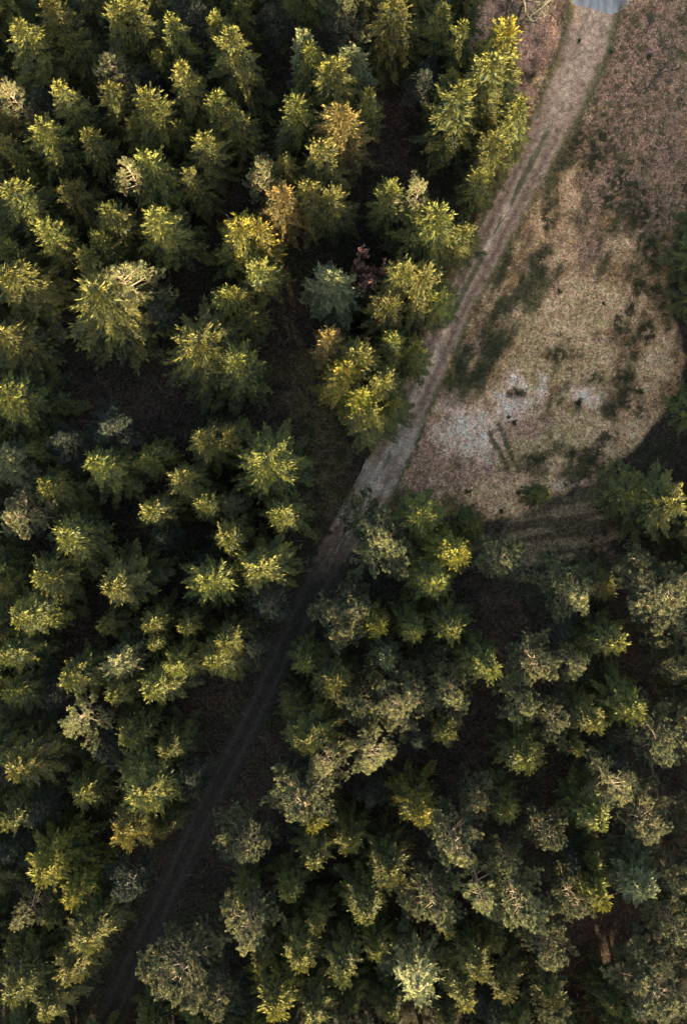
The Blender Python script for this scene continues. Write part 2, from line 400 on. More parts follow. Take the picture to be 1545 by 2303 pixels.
pale = np.array([0.459, 0.328, 0.228])[None] * (0.3 + 1.4 * tb[:, None])
m = (np.exp(-((UU + 0.05) / 0.30) ** 2) * (0.35 + 0.65 * sstep(0.4, 0.6, ta)))[:, None]
tcl = tcl * (1 - m) + pale * m
rc = np.array([0.168, 0.104, 0.073])[None] * (0.45 + 1.1 * tb[:, None])
m = (rut * low * 0.85)[:, None]; tcl = tcl * (1 - m) + rc * m
grs = np.array([0.075, 0.075, 0.036])[None] * (0.5 + tb[:, None])
m = np.clip(np.exp(-((UU + 0.02) / 0.17) ** 2) * low * 1.3 * sstep(0.40, 0.55, fbm(SS * 0.8 + 5, UU * 9, 0.25)) * 1.1 + sstep(0.78, 1.0, np.abs(UU) + (tb - 0.5) * 0.5) * 0.8, 0, 0.9)[:, None]
tcl = tcl * (1 - m) + grs * m
eg = (sstep(0.68, 1.08, np.abs(UU) + (fbm(tX, tY, 0.07, 4) - 0.5) * 1.3))[:, None]     # the verge creeps in over the edges
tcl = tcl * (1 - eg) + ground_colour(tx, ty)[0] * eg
shd = sstep(1120, 1330, tY)[:, None]              # tree shade over the lower track, painted into its colour
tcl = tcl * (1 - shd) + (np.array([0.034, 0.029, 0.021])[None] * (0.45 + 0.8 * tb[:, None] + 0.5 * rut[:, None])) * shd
gravel = sstep(0.35, 0.6, fbm(tX + 9, tY + 80, 0.02)) * sstep(900, 1000, tY) * (1 - sstep(1120, 1200, tY))
tcl = tcl * (1 - 0.6 * gravel[:, None]) + np.array([0.37, 0.285, 0.22])[None] * (0.5 + tb[:, None]) * 0.6 * gravel[:, None]
tcl = tcl * np.array([[1.14, 1.09, 1.02]])
tz = 0.03 - 0.055 * rut * (0.3 + 0.7 * low) + 0.02 * (tb - 0.5) - 0.03 * sstep(0.9, 1.04, np.abs(UU))
ns, nu = W.shape
I, J = np.meshgrid(np.arange(ns - 1), np.arange(nu - 1), indexing='ij')
F = np.stack([I * nu + J, I * nu + J + 1, (I + 1) * nu + J + 1, (I + 1) * nu + J], 2).reshape(-1, 4)[:, ::-1]
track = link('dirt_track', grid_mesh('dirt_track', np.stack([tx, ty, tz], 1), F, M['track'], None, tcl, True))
tag(track, 'dirt track with worn wheel ruts running through the forest', kind='structure')

# the puddle over the head of the track
pp = [(1268, -6), (1288, 11), (1305, 14), (1330, 20), (1350, 26), (1372, 33), (1396, 26), (1412, 9), (1424, -15), (1422, -60), (1395, -95), (1340, -100), (1290, -80), (1266, -40)]
P = np.array([at(*p) for p in pp]); cpt = P.mean(0)
rings = [cpt[None] + (P - cpt) * k for k in (0.0, 0.25, 0.5, 0.75, 0.92, 1.0)]
V = np.concatenate([np.c_[r, np.full(len(P), 0.062 - (0.03 if k == 5 else 0))] for k, r in enumerate(rings)])
n = len(P)
F = np.array([[k * n + i, k * n + (i + 1) % n, (k + 1) * n + (i + 1) % n, (k + 1) * n + i] for k in range(5) for i in range(n)])
m, N, L = new_mat('muddy_water')
tc = N.new('ShaderNodeTexCoord'); nz = N.new('ShaderNodeTexNoise'); nz.inputs['Scale'].default_value = 0.7; nz.inputs['Detail'].default_value = 4
mp = N.new('ShaderNodeMapping'); mp.inputs['Scale'].default_value = (1.6, 0.6, 1); mp.inputs['Rotation'].default_value = (0, 0, 0.4)
L.new(tc.outputs['Object'], mp.inputs[0]); L.new(mp.outputs[0], nz.inputs['Vector'])
cr = N.new('ShaderNodeValToRGB'); cr.color_ramp.elements[0].position = 0.35; cr.color_ramp.elements[1].position = 0.65
cr.color_ramp.elements[0].color = (0.17, 0.16, 0.15, 1); cr.color_ramp.elements[1].color = (0.36, 0.33, 0.30, 1)
L.new(nz.outputs['Fac'], cr.inputs[0])
bs = N.new('ShaderNodeBsdfPrincipled'); bs.inputs['Roughness'].default_value = 0.28; bs.inputs['IOR'].default_value = 1.33
L.new(cr.outputs[0], bs.inputs['Base Color']); ou = N.new('ShaderNodeOutputMaterial'); L.new(bs.outputs[0], ou.inputs[0])
puddle = link('puddle', grid_mesh('puddle', V, F[:, ::-1], m))
tag(puddle, 'pale grey puddle lying across the head of the dirt track', kind='structure')

# fallen leaves and grass that nobody could count
rng = np.random.default_rng(11)
def scatter(n, xr, yr):
    return rng.uniform(*xr, n), rng.uniform(*yr, n)
def colour_mesh(name, q, cq, mat):
    return grid_mesh(name, q.reshape(-1, 3), np.arange(q.size // 3, dtype=np.int32).reshape(-1, 4), mat, None, np.repeat(cq, 4, 0))
x1, y1 = scatter(230000, (-1, 46), (-5, 66)); x2, y2 = scatter(60000, (-46, 46), (-66, 66))
x, y = np.r_[x1, x2], np.r_[y1, y2]
c, lf, gs, dk, cl, u, d = ground_colour(x, y)
keep = (rng.random(len(x)) < lf * np.where(cl > 0.4, 0.75, 0.55)) & (np.abs(u) > 1.02)
x, y, c, d, u = x[keep], y[keep], c[keep], d[keep], u[keep]
n = len(x)
a = rng.uniform(0, 2 * math.pi, n); tl = rng.normal(0, 0.45, (n, 2))
dv = unit(np.stack([np.cos(a), np.sin(a), tl[:, 0]], 1)); sv = unit(np.stack([-np.sin(a), np.cos(a), tl[:, 1]], 1))
ln = rng.uniform(0.14, 0.30, n); base = np.stack([x, y, height(x, y, d) + rng.uniform(0.03, 0.09, n)], 1)
mid = base + dv * ln[:, None] * 0.5
q = np.stack([base, mid + sv * ln[:, None] * 0.33, base + dv * ln[:, None], mid - sv * ln[:, None] * 0.33], 1)
lc = c * rng.uniform(0.4, 2.3, (n, 1)) * (1 + rng.normal(0, 0.06, (n, 3)))
lc = np.clip(lc + np.array([0.02, 0.012, 0.008]), 0, 0.80) * np.array([[1.0, 0.94, 0.88]])
tag(link('fallen_leaves', colour_mesh('fallen_leaves', q, lc, M['leaf'])), 'dead pink, tan and whitish leaves strewn over the clearing', kind='stuff')

x1, y1 = scatter(75000, (-1, 46), (-8, 66)); x2, y2 = scatter(14000, (-46, 46), (-66, 66))
x, y = np.r_[x1, x2], np.r_[y1, y2]
c, lf, gs, dk, cl, u, d = ground_colour(x, y)
keep = (rng.random(len(x)) < gs * 0.5) & (np.abs(u) > 0.98)
x, y, c, d, dk, cl = x[keep], y[keep], c[keep], d[keep], dk[keep], cl[keep]
B = 9; n = len(x) * B
tx_ = np.repeat(x, B) + rng.normal(0, 0.07, n); ty_ = np.repeat(y, B) + rng.normal(0, 0.07, n)
a = rng.uniform(0, 2 * math.pi, n); up = rng.uniform(0.35, 1.3, n)
dv = unit(np.stack([np.cos(a), np.sin(a), up], 1)); sv = np.stack([-np.sin(a), np.cos(a), 0 * a], 1)
ln = rng.uniform(0.16, 0.42, n) * np.repeat(0.55 + 1.05 * dk, B); z = height(tx_, ty_, np.repeat(d, B))
base = np.stack([tx_, ty_, z], 1); mid = base + dv * ln[:, None] * 0.5
q = np.stack([base, mid + sv * 0.022, base + dv * ln[:, None], mid - sv * 0.022], 1)
gcx = np.clip(np.repeat(c, B, 0) * rng.uniform(0.6, 1.7, (n, 1)) * np.array([[0.95, 1.05, 0.85]]), 0, 0.6)
tag(link('rough_grass', colour_mesh('rough_grass', q, gcx, M['grass'])), 'rough grass in dark green and straw tussocks', kind='stuff')

x, y = scatter(5200, (-46, 46), (-66, 66))
c, lf, gs, dk, cl, u, d = ground_colour(x, y)
keep = (cl < 0.3) & (np.abs(u) > 1.0)
x, y, d = x[keep], y[keep], d[keep]; n = len(x)
a = rng.uniform(0, 6.283, n); dv = unit(np.stack([np.cos(a), np.sin(a), rng.normal(0.03, 0.06, n)], 1)); sv = unit(np.stack([-np.sin(a), np.cos(a), rng.normal(0, 0.5, n)], 1))
ln = rng.uniform(0.5, 2.2, n); base = np.stack([x, y, height(x, y, d) + 0.06], 1); mid = base + dv * ln[:, None] * 0.4
q = np.stack([base, mid + sv * 0.035, base + dv * ln[:, None], mid - sv * 0.035], 1)
tag(link('fallen_twigs', colour_mesh('fallen_twigs', q, np.array([[0.15, 0.115, 0.085]]) * rng.uniform(0.4, 1.5, (n, 1)), M['leaf'])), 'dead twigs littering the dark forest floor', kind='stuff')

# ------------------------------------------------------------------ trees
def spruce(seed, H=18.0, R=3.0, base=0.16, dens=1.0, shoot=1.0, thin=False, up=0.0, ex=0.62, gap=1.0):
    r = np.random.default_rng(seed)
    K, T = Quads(), Quads()
    T.tube([(0, 0, -0.6), (0, 0, H * 0.3), (0, 0, H * 0.7), (0, 0, H)], [0.24, 0.18, 0.09, 0.012], 7, [0, 0.1, 0.5, 0.9])
    z, zb = H - 0.12, H * base
    lop = r.uniform(0, 2 * math.pi); lopa = r.uniform(0.0, 0.22)
    while z > zb:
        t = (H - z) / (H - zb)
        Lw = R * (0.09 + 0.91 * t ** ex)
        nb = 5 + int(r.random() < 0.4) + (1 if t > 0.45 else 0)
        a0 = r.uniform(0, 2 * math.pi)
        for b in range(nb):
            if thin and r.random() < 0.35: continue
            a = a0 + b * 2 * math.pi / nb + r.normal(0, 0.22)
            Lb = Lw * r.uniform(0.55, 1.22) * (1 + lopa * math.cos(a - lop))
            if r.random() < 0.06: Lb *= 1.22
            e0 = math.radians(58 - 62 * min(1, t * 2.6) + r.normal(0, 6) + up * 18)
            dr = (0.10 + 0.55 * t) * r.uniform(0.7, 1.2) * (1 - up)
            s = np.linspace(0, 1, 7)
            bend = r.normal(0, 0.14)
            hor = np.stack([np.cos(a + bend * s), np.sin(a + bend * s)], 1)
            zz = z + r.uniform(-0.08, 0.08) + Lb * (math.sin(e0) * s - dr * s ** 2 + 0.55 * dr * s ** 3.2)
            pts = np.c_[hor * (Lb * s * (0.55 + 0.45 * math.cos(e0)))[:, None], zz]
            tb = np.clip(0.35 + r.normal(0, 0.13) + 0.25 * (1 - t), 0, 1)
            T.tube(pts[:: 2], np.array([0.035, 0.022, 0.013, 0.006])[:4] * (0.5 + Lb / 3), 3, 0.75 if thin else 0.45)
            sp_ = 0.18 / dens
            k = max(4, int(Lb / sp_)); ti = (np.arange(k) + r.random(k) * 0.6) / k
            ti = ti[ti > (0.10 if not thin else 0.3)]
            P = np.stack([np.interp(ti, s, pts[:, c]) for c in range(3)], 1)
            Tn = unit(np.stack([np.interp(ti, s, np.gradient(pts[:, c])) for c in range(3)], 1))
            S = unit(np.cross(Tn, np.array([[0, 0, 1.0]])))
            upv = np.cross(S, Tn)
            for side in (-1, 1):
                n = len(ti)
                ph = np.radians(r.uniform(38, 68, n))
                D = unit(Tn * np.cos(ph)[:, None] + side * S * np.sin(ph)[:, None] + np.array([[0, 0, 1.0]]) * r.normal(-0.12 - 0.2 * t, 0.16, n)[:, None])
                ll = np.minimum(0.24 * Lb * (1.03 - ti) ** 0.7 + 0.16, 0.62) * r.uniform(0.6, 1.2, n) * np.clip(ti / 0.3 + 0.25, 0, 1) * shoot
                sd = unit(np.cross(D, upv + r.normal(0, 0.35, (n, 3))))
                tone = np.clip(tb + r.normal(0, 0.16, n), 0, 1)
                K.kites(P, D, ll, 0.09 + 0.05 * ll, sd, tone)
                # side shoots of the lateral
                for q in (0.2, 0.38, 0.56, 0.76):
                    for s2 in (-1, 1):
                        mk = ll * 1.0 > 0.20 + 0.1 * q
                        if not mk.any(): continue
                        nn = int(mk.sum())
                        Q = P[mk] + D[mk] * (ll[mk] * q)[:, None]
                        side2 = unit(np.cross(D[mk], upv[mk]))
                        ang = np.radians(r.uniform(35, 60, nn))
                        E = unit(D[mk] * np.cos(ang)[:, None] + s2 * side2 * np.sin(ang)[:, None] + r.normal(0, 0.22, (nn, 3)) + np.array([[0, 0, 0.10]]))
                        l2 = np.clip(ll[mk] * (1 - q * 0.75) * 0.80, 0.17, 0.46) * r.uniform(0.7, 1.25, nn)
                        K.kites(Q, E, l2, np.full(nn, 0.080), unit(np.cross(E, upv[mk] + r.normal(0, 0.4, (nn, 3)))), np.clip(tone[mk] + 0.16 + r.normal(0, 0.14, nn), 0, 1))
            # shoots standing on the branch itself and its tip
            n = len(ti)
            D = unit(Tn + r.normal(0, 0.35, (n, 3)) + np.array([[0, 0, 0.45]]))
            K.kites(P, D, r.uniform(0.16, 0.34, n), np.full(n, 0.085), unit(np.cross(D, S + r.normal(0, 0.5, (n, 3)))), np.clip(tb + 0.15 + r.normal(0, 0.16, n), 0, 1))
            D = unit(Tn[-1:] + r.normal(0, 0.3, (4, 3)) + np.array([[0, 0, 0.2]]))
            K.kites(np.repeat(pts[-1:], 4, 0), D, r.uniform(0.25, 0.5, 4), np.full(4, 0.11), unit(np.cross(D, r.normal(0, 1, (4, 3)))), np.clip(r.normal(tb + 0.3, 0.1, 4), 0, 1))
        z -= (0.24 + 0.40 * min(1, t * 3.0)) * r.uniform(0.8, 1.2) * (1.5 if thin else 1) * gap
    # older inner sprays that fill the crown behind the outer fronds
    n = 2600 if not thin else 700
    t = r.random(n) ** 0.75; a = r.uniform(0, 6.283, n); rr_ = R * t ** ex * r.uniform(0.10, 0.62, n)
    P = np.stack([np.cos(a) * rr_, np.sin(a) * rr_, H - 0.9 - t * (H - zb - 1.0)], 1)
    D = unit(np.stack([np.cos(a), np.sin(a), r.normal(-0.25, 0.35, n)], 1) + r.normal(0, 0.35, (n, 3)))
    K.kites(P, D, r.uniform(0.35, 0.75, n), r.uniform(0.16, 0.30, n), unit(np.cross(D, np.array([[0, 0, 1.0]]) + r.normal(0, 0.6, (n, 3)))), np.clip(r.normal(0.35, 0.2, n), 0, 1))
    n = 26
    zt = r.uniform(H - 0.7, H + 0.05, n); a = r.uniform(0, 6.283, n)
    D = unit(np.stack([np.cos(a), np.sin(a), r.uniform(0.5, 2.2, n)], 1))
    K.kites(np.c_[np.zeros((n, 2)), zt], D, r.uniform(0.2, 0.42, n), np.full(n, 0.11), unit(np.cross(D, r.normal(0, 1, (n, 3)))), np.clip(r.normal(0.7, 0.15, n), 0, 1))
    return K, T

def pine(seed, H=18.0, R=3.2, tufts=1.0, bare=False):
    r = np.random.default_rng(seed)
    K, T = Quads(), Quads()
    s = np.linspace(0, 1, 9)
    wx = np.cumsum(r.normal(0, 0.10, 9)); wx -= wx[0]; wy = np.cumsum(r.normal(0, 0.10, 9)); wy -= wy[0]
    wx -= wx[-1] * s; wy -= wy[-1] * s
    tp = np.c_[wx, wy, -0.6 + (H * 0.985 + 0.6) * s]
    T.tube(tp, 0.22 * (1 - s) ** 0.8 + 0.015, 7, np.clip(s * 1.6 - 0.4, 0, 0.9))
    tips, tdir, ttone = [], [], []
    n = 46 if not bare else 30
    ga = r.uniform(0, 6.28)
    sect = 1 + 0.28 * np.cos(np.arange(8) * 0.785 + r.uniform(0, 6)) * r.uniform(0.3, 1, 8)
    for i in range(n):
        f = (i + r.random()) / n
        z = H * (0.44 + 0.545 * f)
        q = 1 - f
        ga += 2.39996 + r.normal(0, 0.3)
        Lb = R * (0.10 + 0.95 * min(1, q * 1.25) ** 0.9) * r.uniform(0.5, 1.25) * sect[int(ga / 0.785) % 8]
        e = math.radians(4 + 44 * f ** 1.5 + r.normal(0, 8))
        m = 7; t = np.linspace(0, 1, m)
        bend = r.normal(0, 0.35)
        az = ga + bend * t + 0.10 * np.sin(t * 7 + r.uniform(0, 6))
        P = np.zeros((m, 3)); P[0] = [np.interp(z, tp[:, 2], tp[:, 0]), np.interp(z, tp[:, 2], tp[:, 1]), z]
        for k in range(1, m):
            ee = e + (0.16 * t[k] ** 1.5 if not bare else 0.12 * t[k]) + r.normal(0, 0.10)
            P[k] = P[k - 1] + Lb / (m - 1) * np.array([math.cos(az[k]) * math.cos(ee), math.sin(az[k]) * math.cos(ee), math.sin(ee)])
        T.tube(P, (0.045 * (1 - t) + 0.010) * (0.6 + Lb / 4), 4, 0.75)
        bt = np.clip(0.4 + r.normal(0, 0.16), 0, 1)
        ns = int((6 + Lb * 5.0) * (0.75 if bare else 1))
        for j in range(ns):
            u = r.uniform(0.28, 1.0)
            b0 = np.array([np.interp(u, t, P[:, c]) for c in range(3)])
            tg = unit(np.array([np.interp(u, t, np.gradient(P[:, c])) for c in range(3)]))
            sd = unit(np.cross(tg, [0, 0, 1]))
            ph = r.uniform(-1.1, 1.1)
            d = unit(tg * math.cos(ph) + sd * math.sin(ph) + np.array([0, 0, r.uniform(-0.15, 0.45)]))
            L2 = (0.22 + 0.42 * Lb * (1.05 - u)) * r.uniform(0.5, 1.35)
            e1 = b0 + d * L2 * 0.55; e2 = b0 + d * L2 + np.array([0, 0, 0.12 * L2])
            T.tube([b0, e1, e2], [0.014, 0.010, 0.006], 3, 0.65)
            nt_ = 1 + int(L2 * (2.6 if not bare else 4.2))
            for k in range(nt_):
                w = r.uniform(0.45, 1.0) if k else 1.0
                p0 = b0 + (e2 - b0) * w
                d3 = unit(d + r.normal(0, 0.55, 3) + np.array([0, 0, 0.22]))
                p1 = p0 + d3 * r.uniform(0.06, 0.24) * (1 + (0.8 if bare else 0))
                if bare: T.tube([p0, (p0 + p1) / 2, p1], [0.007, 0.006, 0.005], 3, 0.6)
                tips.append(p1); tdir.append(d3); ttone.append(bt + r.normal(0, 0.20))
    # plumes round the leader
    for k in range(22):
        a = r.uniform(0, 6.28); tips.append(np.array([0.32 * math.cos(a), 0.32 * math.sin(a), H * 0.985 + r.uniform(-0.9, 0.2)])); tdir.append(unit(np.array([math.cos(a), math.sin(a), 1.4]))); ttone.append(0.6)
    tips, tdir, ttone = np.array(tips), np.array(tdir), np.array(ttone)
    nb = int((36 if not bare else 18) * tufts)
    p = np.repeat(tips, nb, 0); d0 = np.repeat(tdir, nb, 0); N_ = len(p)
    D = unit(d0 * 1.05 + unit(r.normal(0, 1, (N_, 3))) * 0.95)
    sz = np.repeat(r.uniform(0.75, 1.25, len(tips)), nb)
    K.kites(p - d0 * r.uniform(0, 0.14, (N_, 1)), D, sz * r.uniform(0.15, 0.33, N_), np.full(N_, 0.040), unit(np.cross(D, r.normal(0, 1, (N_, 3)))), np.clip(np.repeat(ttone, nb) + r.normal(0, 0.12, N_), 0, 1))
    return K, T

def bare_tree(seed, H=14.0, R=2.6, stems=1, leaf=0):
    r = np.random.default_rng(seed)
    K, T = Quads(), Quads()
    def grow(p, d, L, rad, lev):
        n = 5; P = [p]; dd = d
        for k in range(n):
            dd = unit(dd + r.normal(0, 0.12, 3) + np.array([0, 0, 0.04])); P.append(P[-1] + dd * L / n)
        T.tube(P, np.linspace(rad, rad * 0.45, n + 1), 5 if lev == 0 else 3, 0.25 + 0.2 * lev)
        if lev == 3:
            if leaf:
                for k in range(leaf):
                    q = P[r.integers(1, n + 1)]; D = unit(r.normal(0, 1, 3))
                    K.kites(np.array([q]), D[None], [r.uniform(0.12, 0.22)], [0.11], unit(np.cross(D, r.normal(0, 1, 3)))[None], [r.random()])
            return
        for k in range((7, 5, 4)[lev]):
            u = r.uniform(0.35 if lev == 0 else 0.2, 1.0); i = int(u * n); q = P[i] + (P[min(i + 1, n)] - P[i]) * (u * n - i)
            a = r.uniform(0, 6.283); out = np.array([math.cos(a), math.sin(a), r.uniform(0.1, 0.9)])
            grow(q, unit(dd * 0.6 + out * 0.8), L * r.uniform(0.30, 0.48), rad * 0.42, lev + 1)
    for s in range(stems):
        a = r.uniform(0, 6.28); o = np.array([math.cos(a), math.sin(a), 0]) * (0.3 if stems > 1 else 0)
        grow(o + np.array([0, 0, -0.3]), unit(np.array([0, 0, 1.0]) + o * 0.8), H * r.uniform(0.6, 0.75), 0.05 * H / 6 if stems > 1 else 0.20, 0)
    return K, T

PROTO = {}
def add_proto(kind, K, T, fm, bm, H, R):
    PROTO.setdefault(kind, []).append((K.mesh(fm.name + '_crown', fm) if K.n else None, T.mesh('trunk_with_limbs', bm, True), H, R))

for sd in range(9):
    K, T = spruce(100 + sd, dens=(1.0, 0.9, 1.08, 0.95, 1.0, 0.85, 1.05, 1.0, 0.9)[sd], shoot=(1, 1.1, 0.92, 1.0, 1.15, 1.05, 0.95, 1.2, 1.0)[sd], up=(0, 0, 0.2, 0, 0.1, 0, 0.25, 0.05, 0.1)[sd],
                  ex=(0.62, 0.75, 0.55, 0.68, 0.85, 0.6, 0.7, 0.8, 0.5)[sd], gap=(1, 1.2, 0.95, 1.1, 1.3, 1.0, 1.15, 1.25, 1.0)[sd])
    for kind in ('S', 'Y', 'R') if sd < 3 else ('S',):
        add_proto(kind, K, T, M[kind], M['bark'], 18.0, 3.0)
for sd in range(2):
    add_proto('T', *spruce(200 + sd, dens=0.8, thin=True), M['T'], M['bark'], 18.0, 3.0)
for sd in range(2):
    add_proto('F', *spruce(220 + sd, dens=0.9, shoot=1.2, up=0.2), M['F'], M['bark'], 18.0, 3.0)
for sd in range(4):
    K, T = pine(300 + sd)
    add_proto('P', K, T, M['P'], M['pbark'], 18.0, 3.2)
    if sd < 3: add_proto('G', K, T, M['G'], M['dbark'], 18.0, 3.2)
for sd in range(3):
    add_proto('Q', *pine(340 + sd, bare=True), M['Q'], M['pbark'], 18.0, 3.2)

NAMES = dict(S=('spruce_tree', 'spruce', 'spruces of the plantation'), Y=('spruce_tree', 'spruce', 'golden spruces'), R=('spruce_tree', 'spruce', 'rusty spruces'), T=('spruce_tree', 'spruce', 'thin-crowned spruces'),
             F=('fir_tree', 'fir', 'blue-grey firs'), P=('pine_tree', 'pine', 'pines of the plantation'), Q=('pine_tree', 'pine', 'pale pines'), G=('pine_tree', 'pine', 'grey pines'))

rk = random.Random(77)
def plant(kind, i, x, y, h, R, rot, label, lean=(0, 0)):
    crown, trunk, H0, R0 = PROTO[kind][i % len(PROTO[kind])]
    nm, cat, grp = NAMES[kind]
    root = bpy.data.objects.new(nm, None)
    col.objects.link(root)
    root.location = (x, y, 0); root.rotation_euler = (lean[0], lean[1], rot); root.scale = (R / R0 * rk.uniform(0.88, 1.14), R / R0 * rk.uniform(0.88, 1.14), h / H0)
    root.empty_display_size = 0.5
    tag(root, label, cat, grp)
    link('trunk', trunk, root)
    if crown: link('crown', crown, root)
    return root

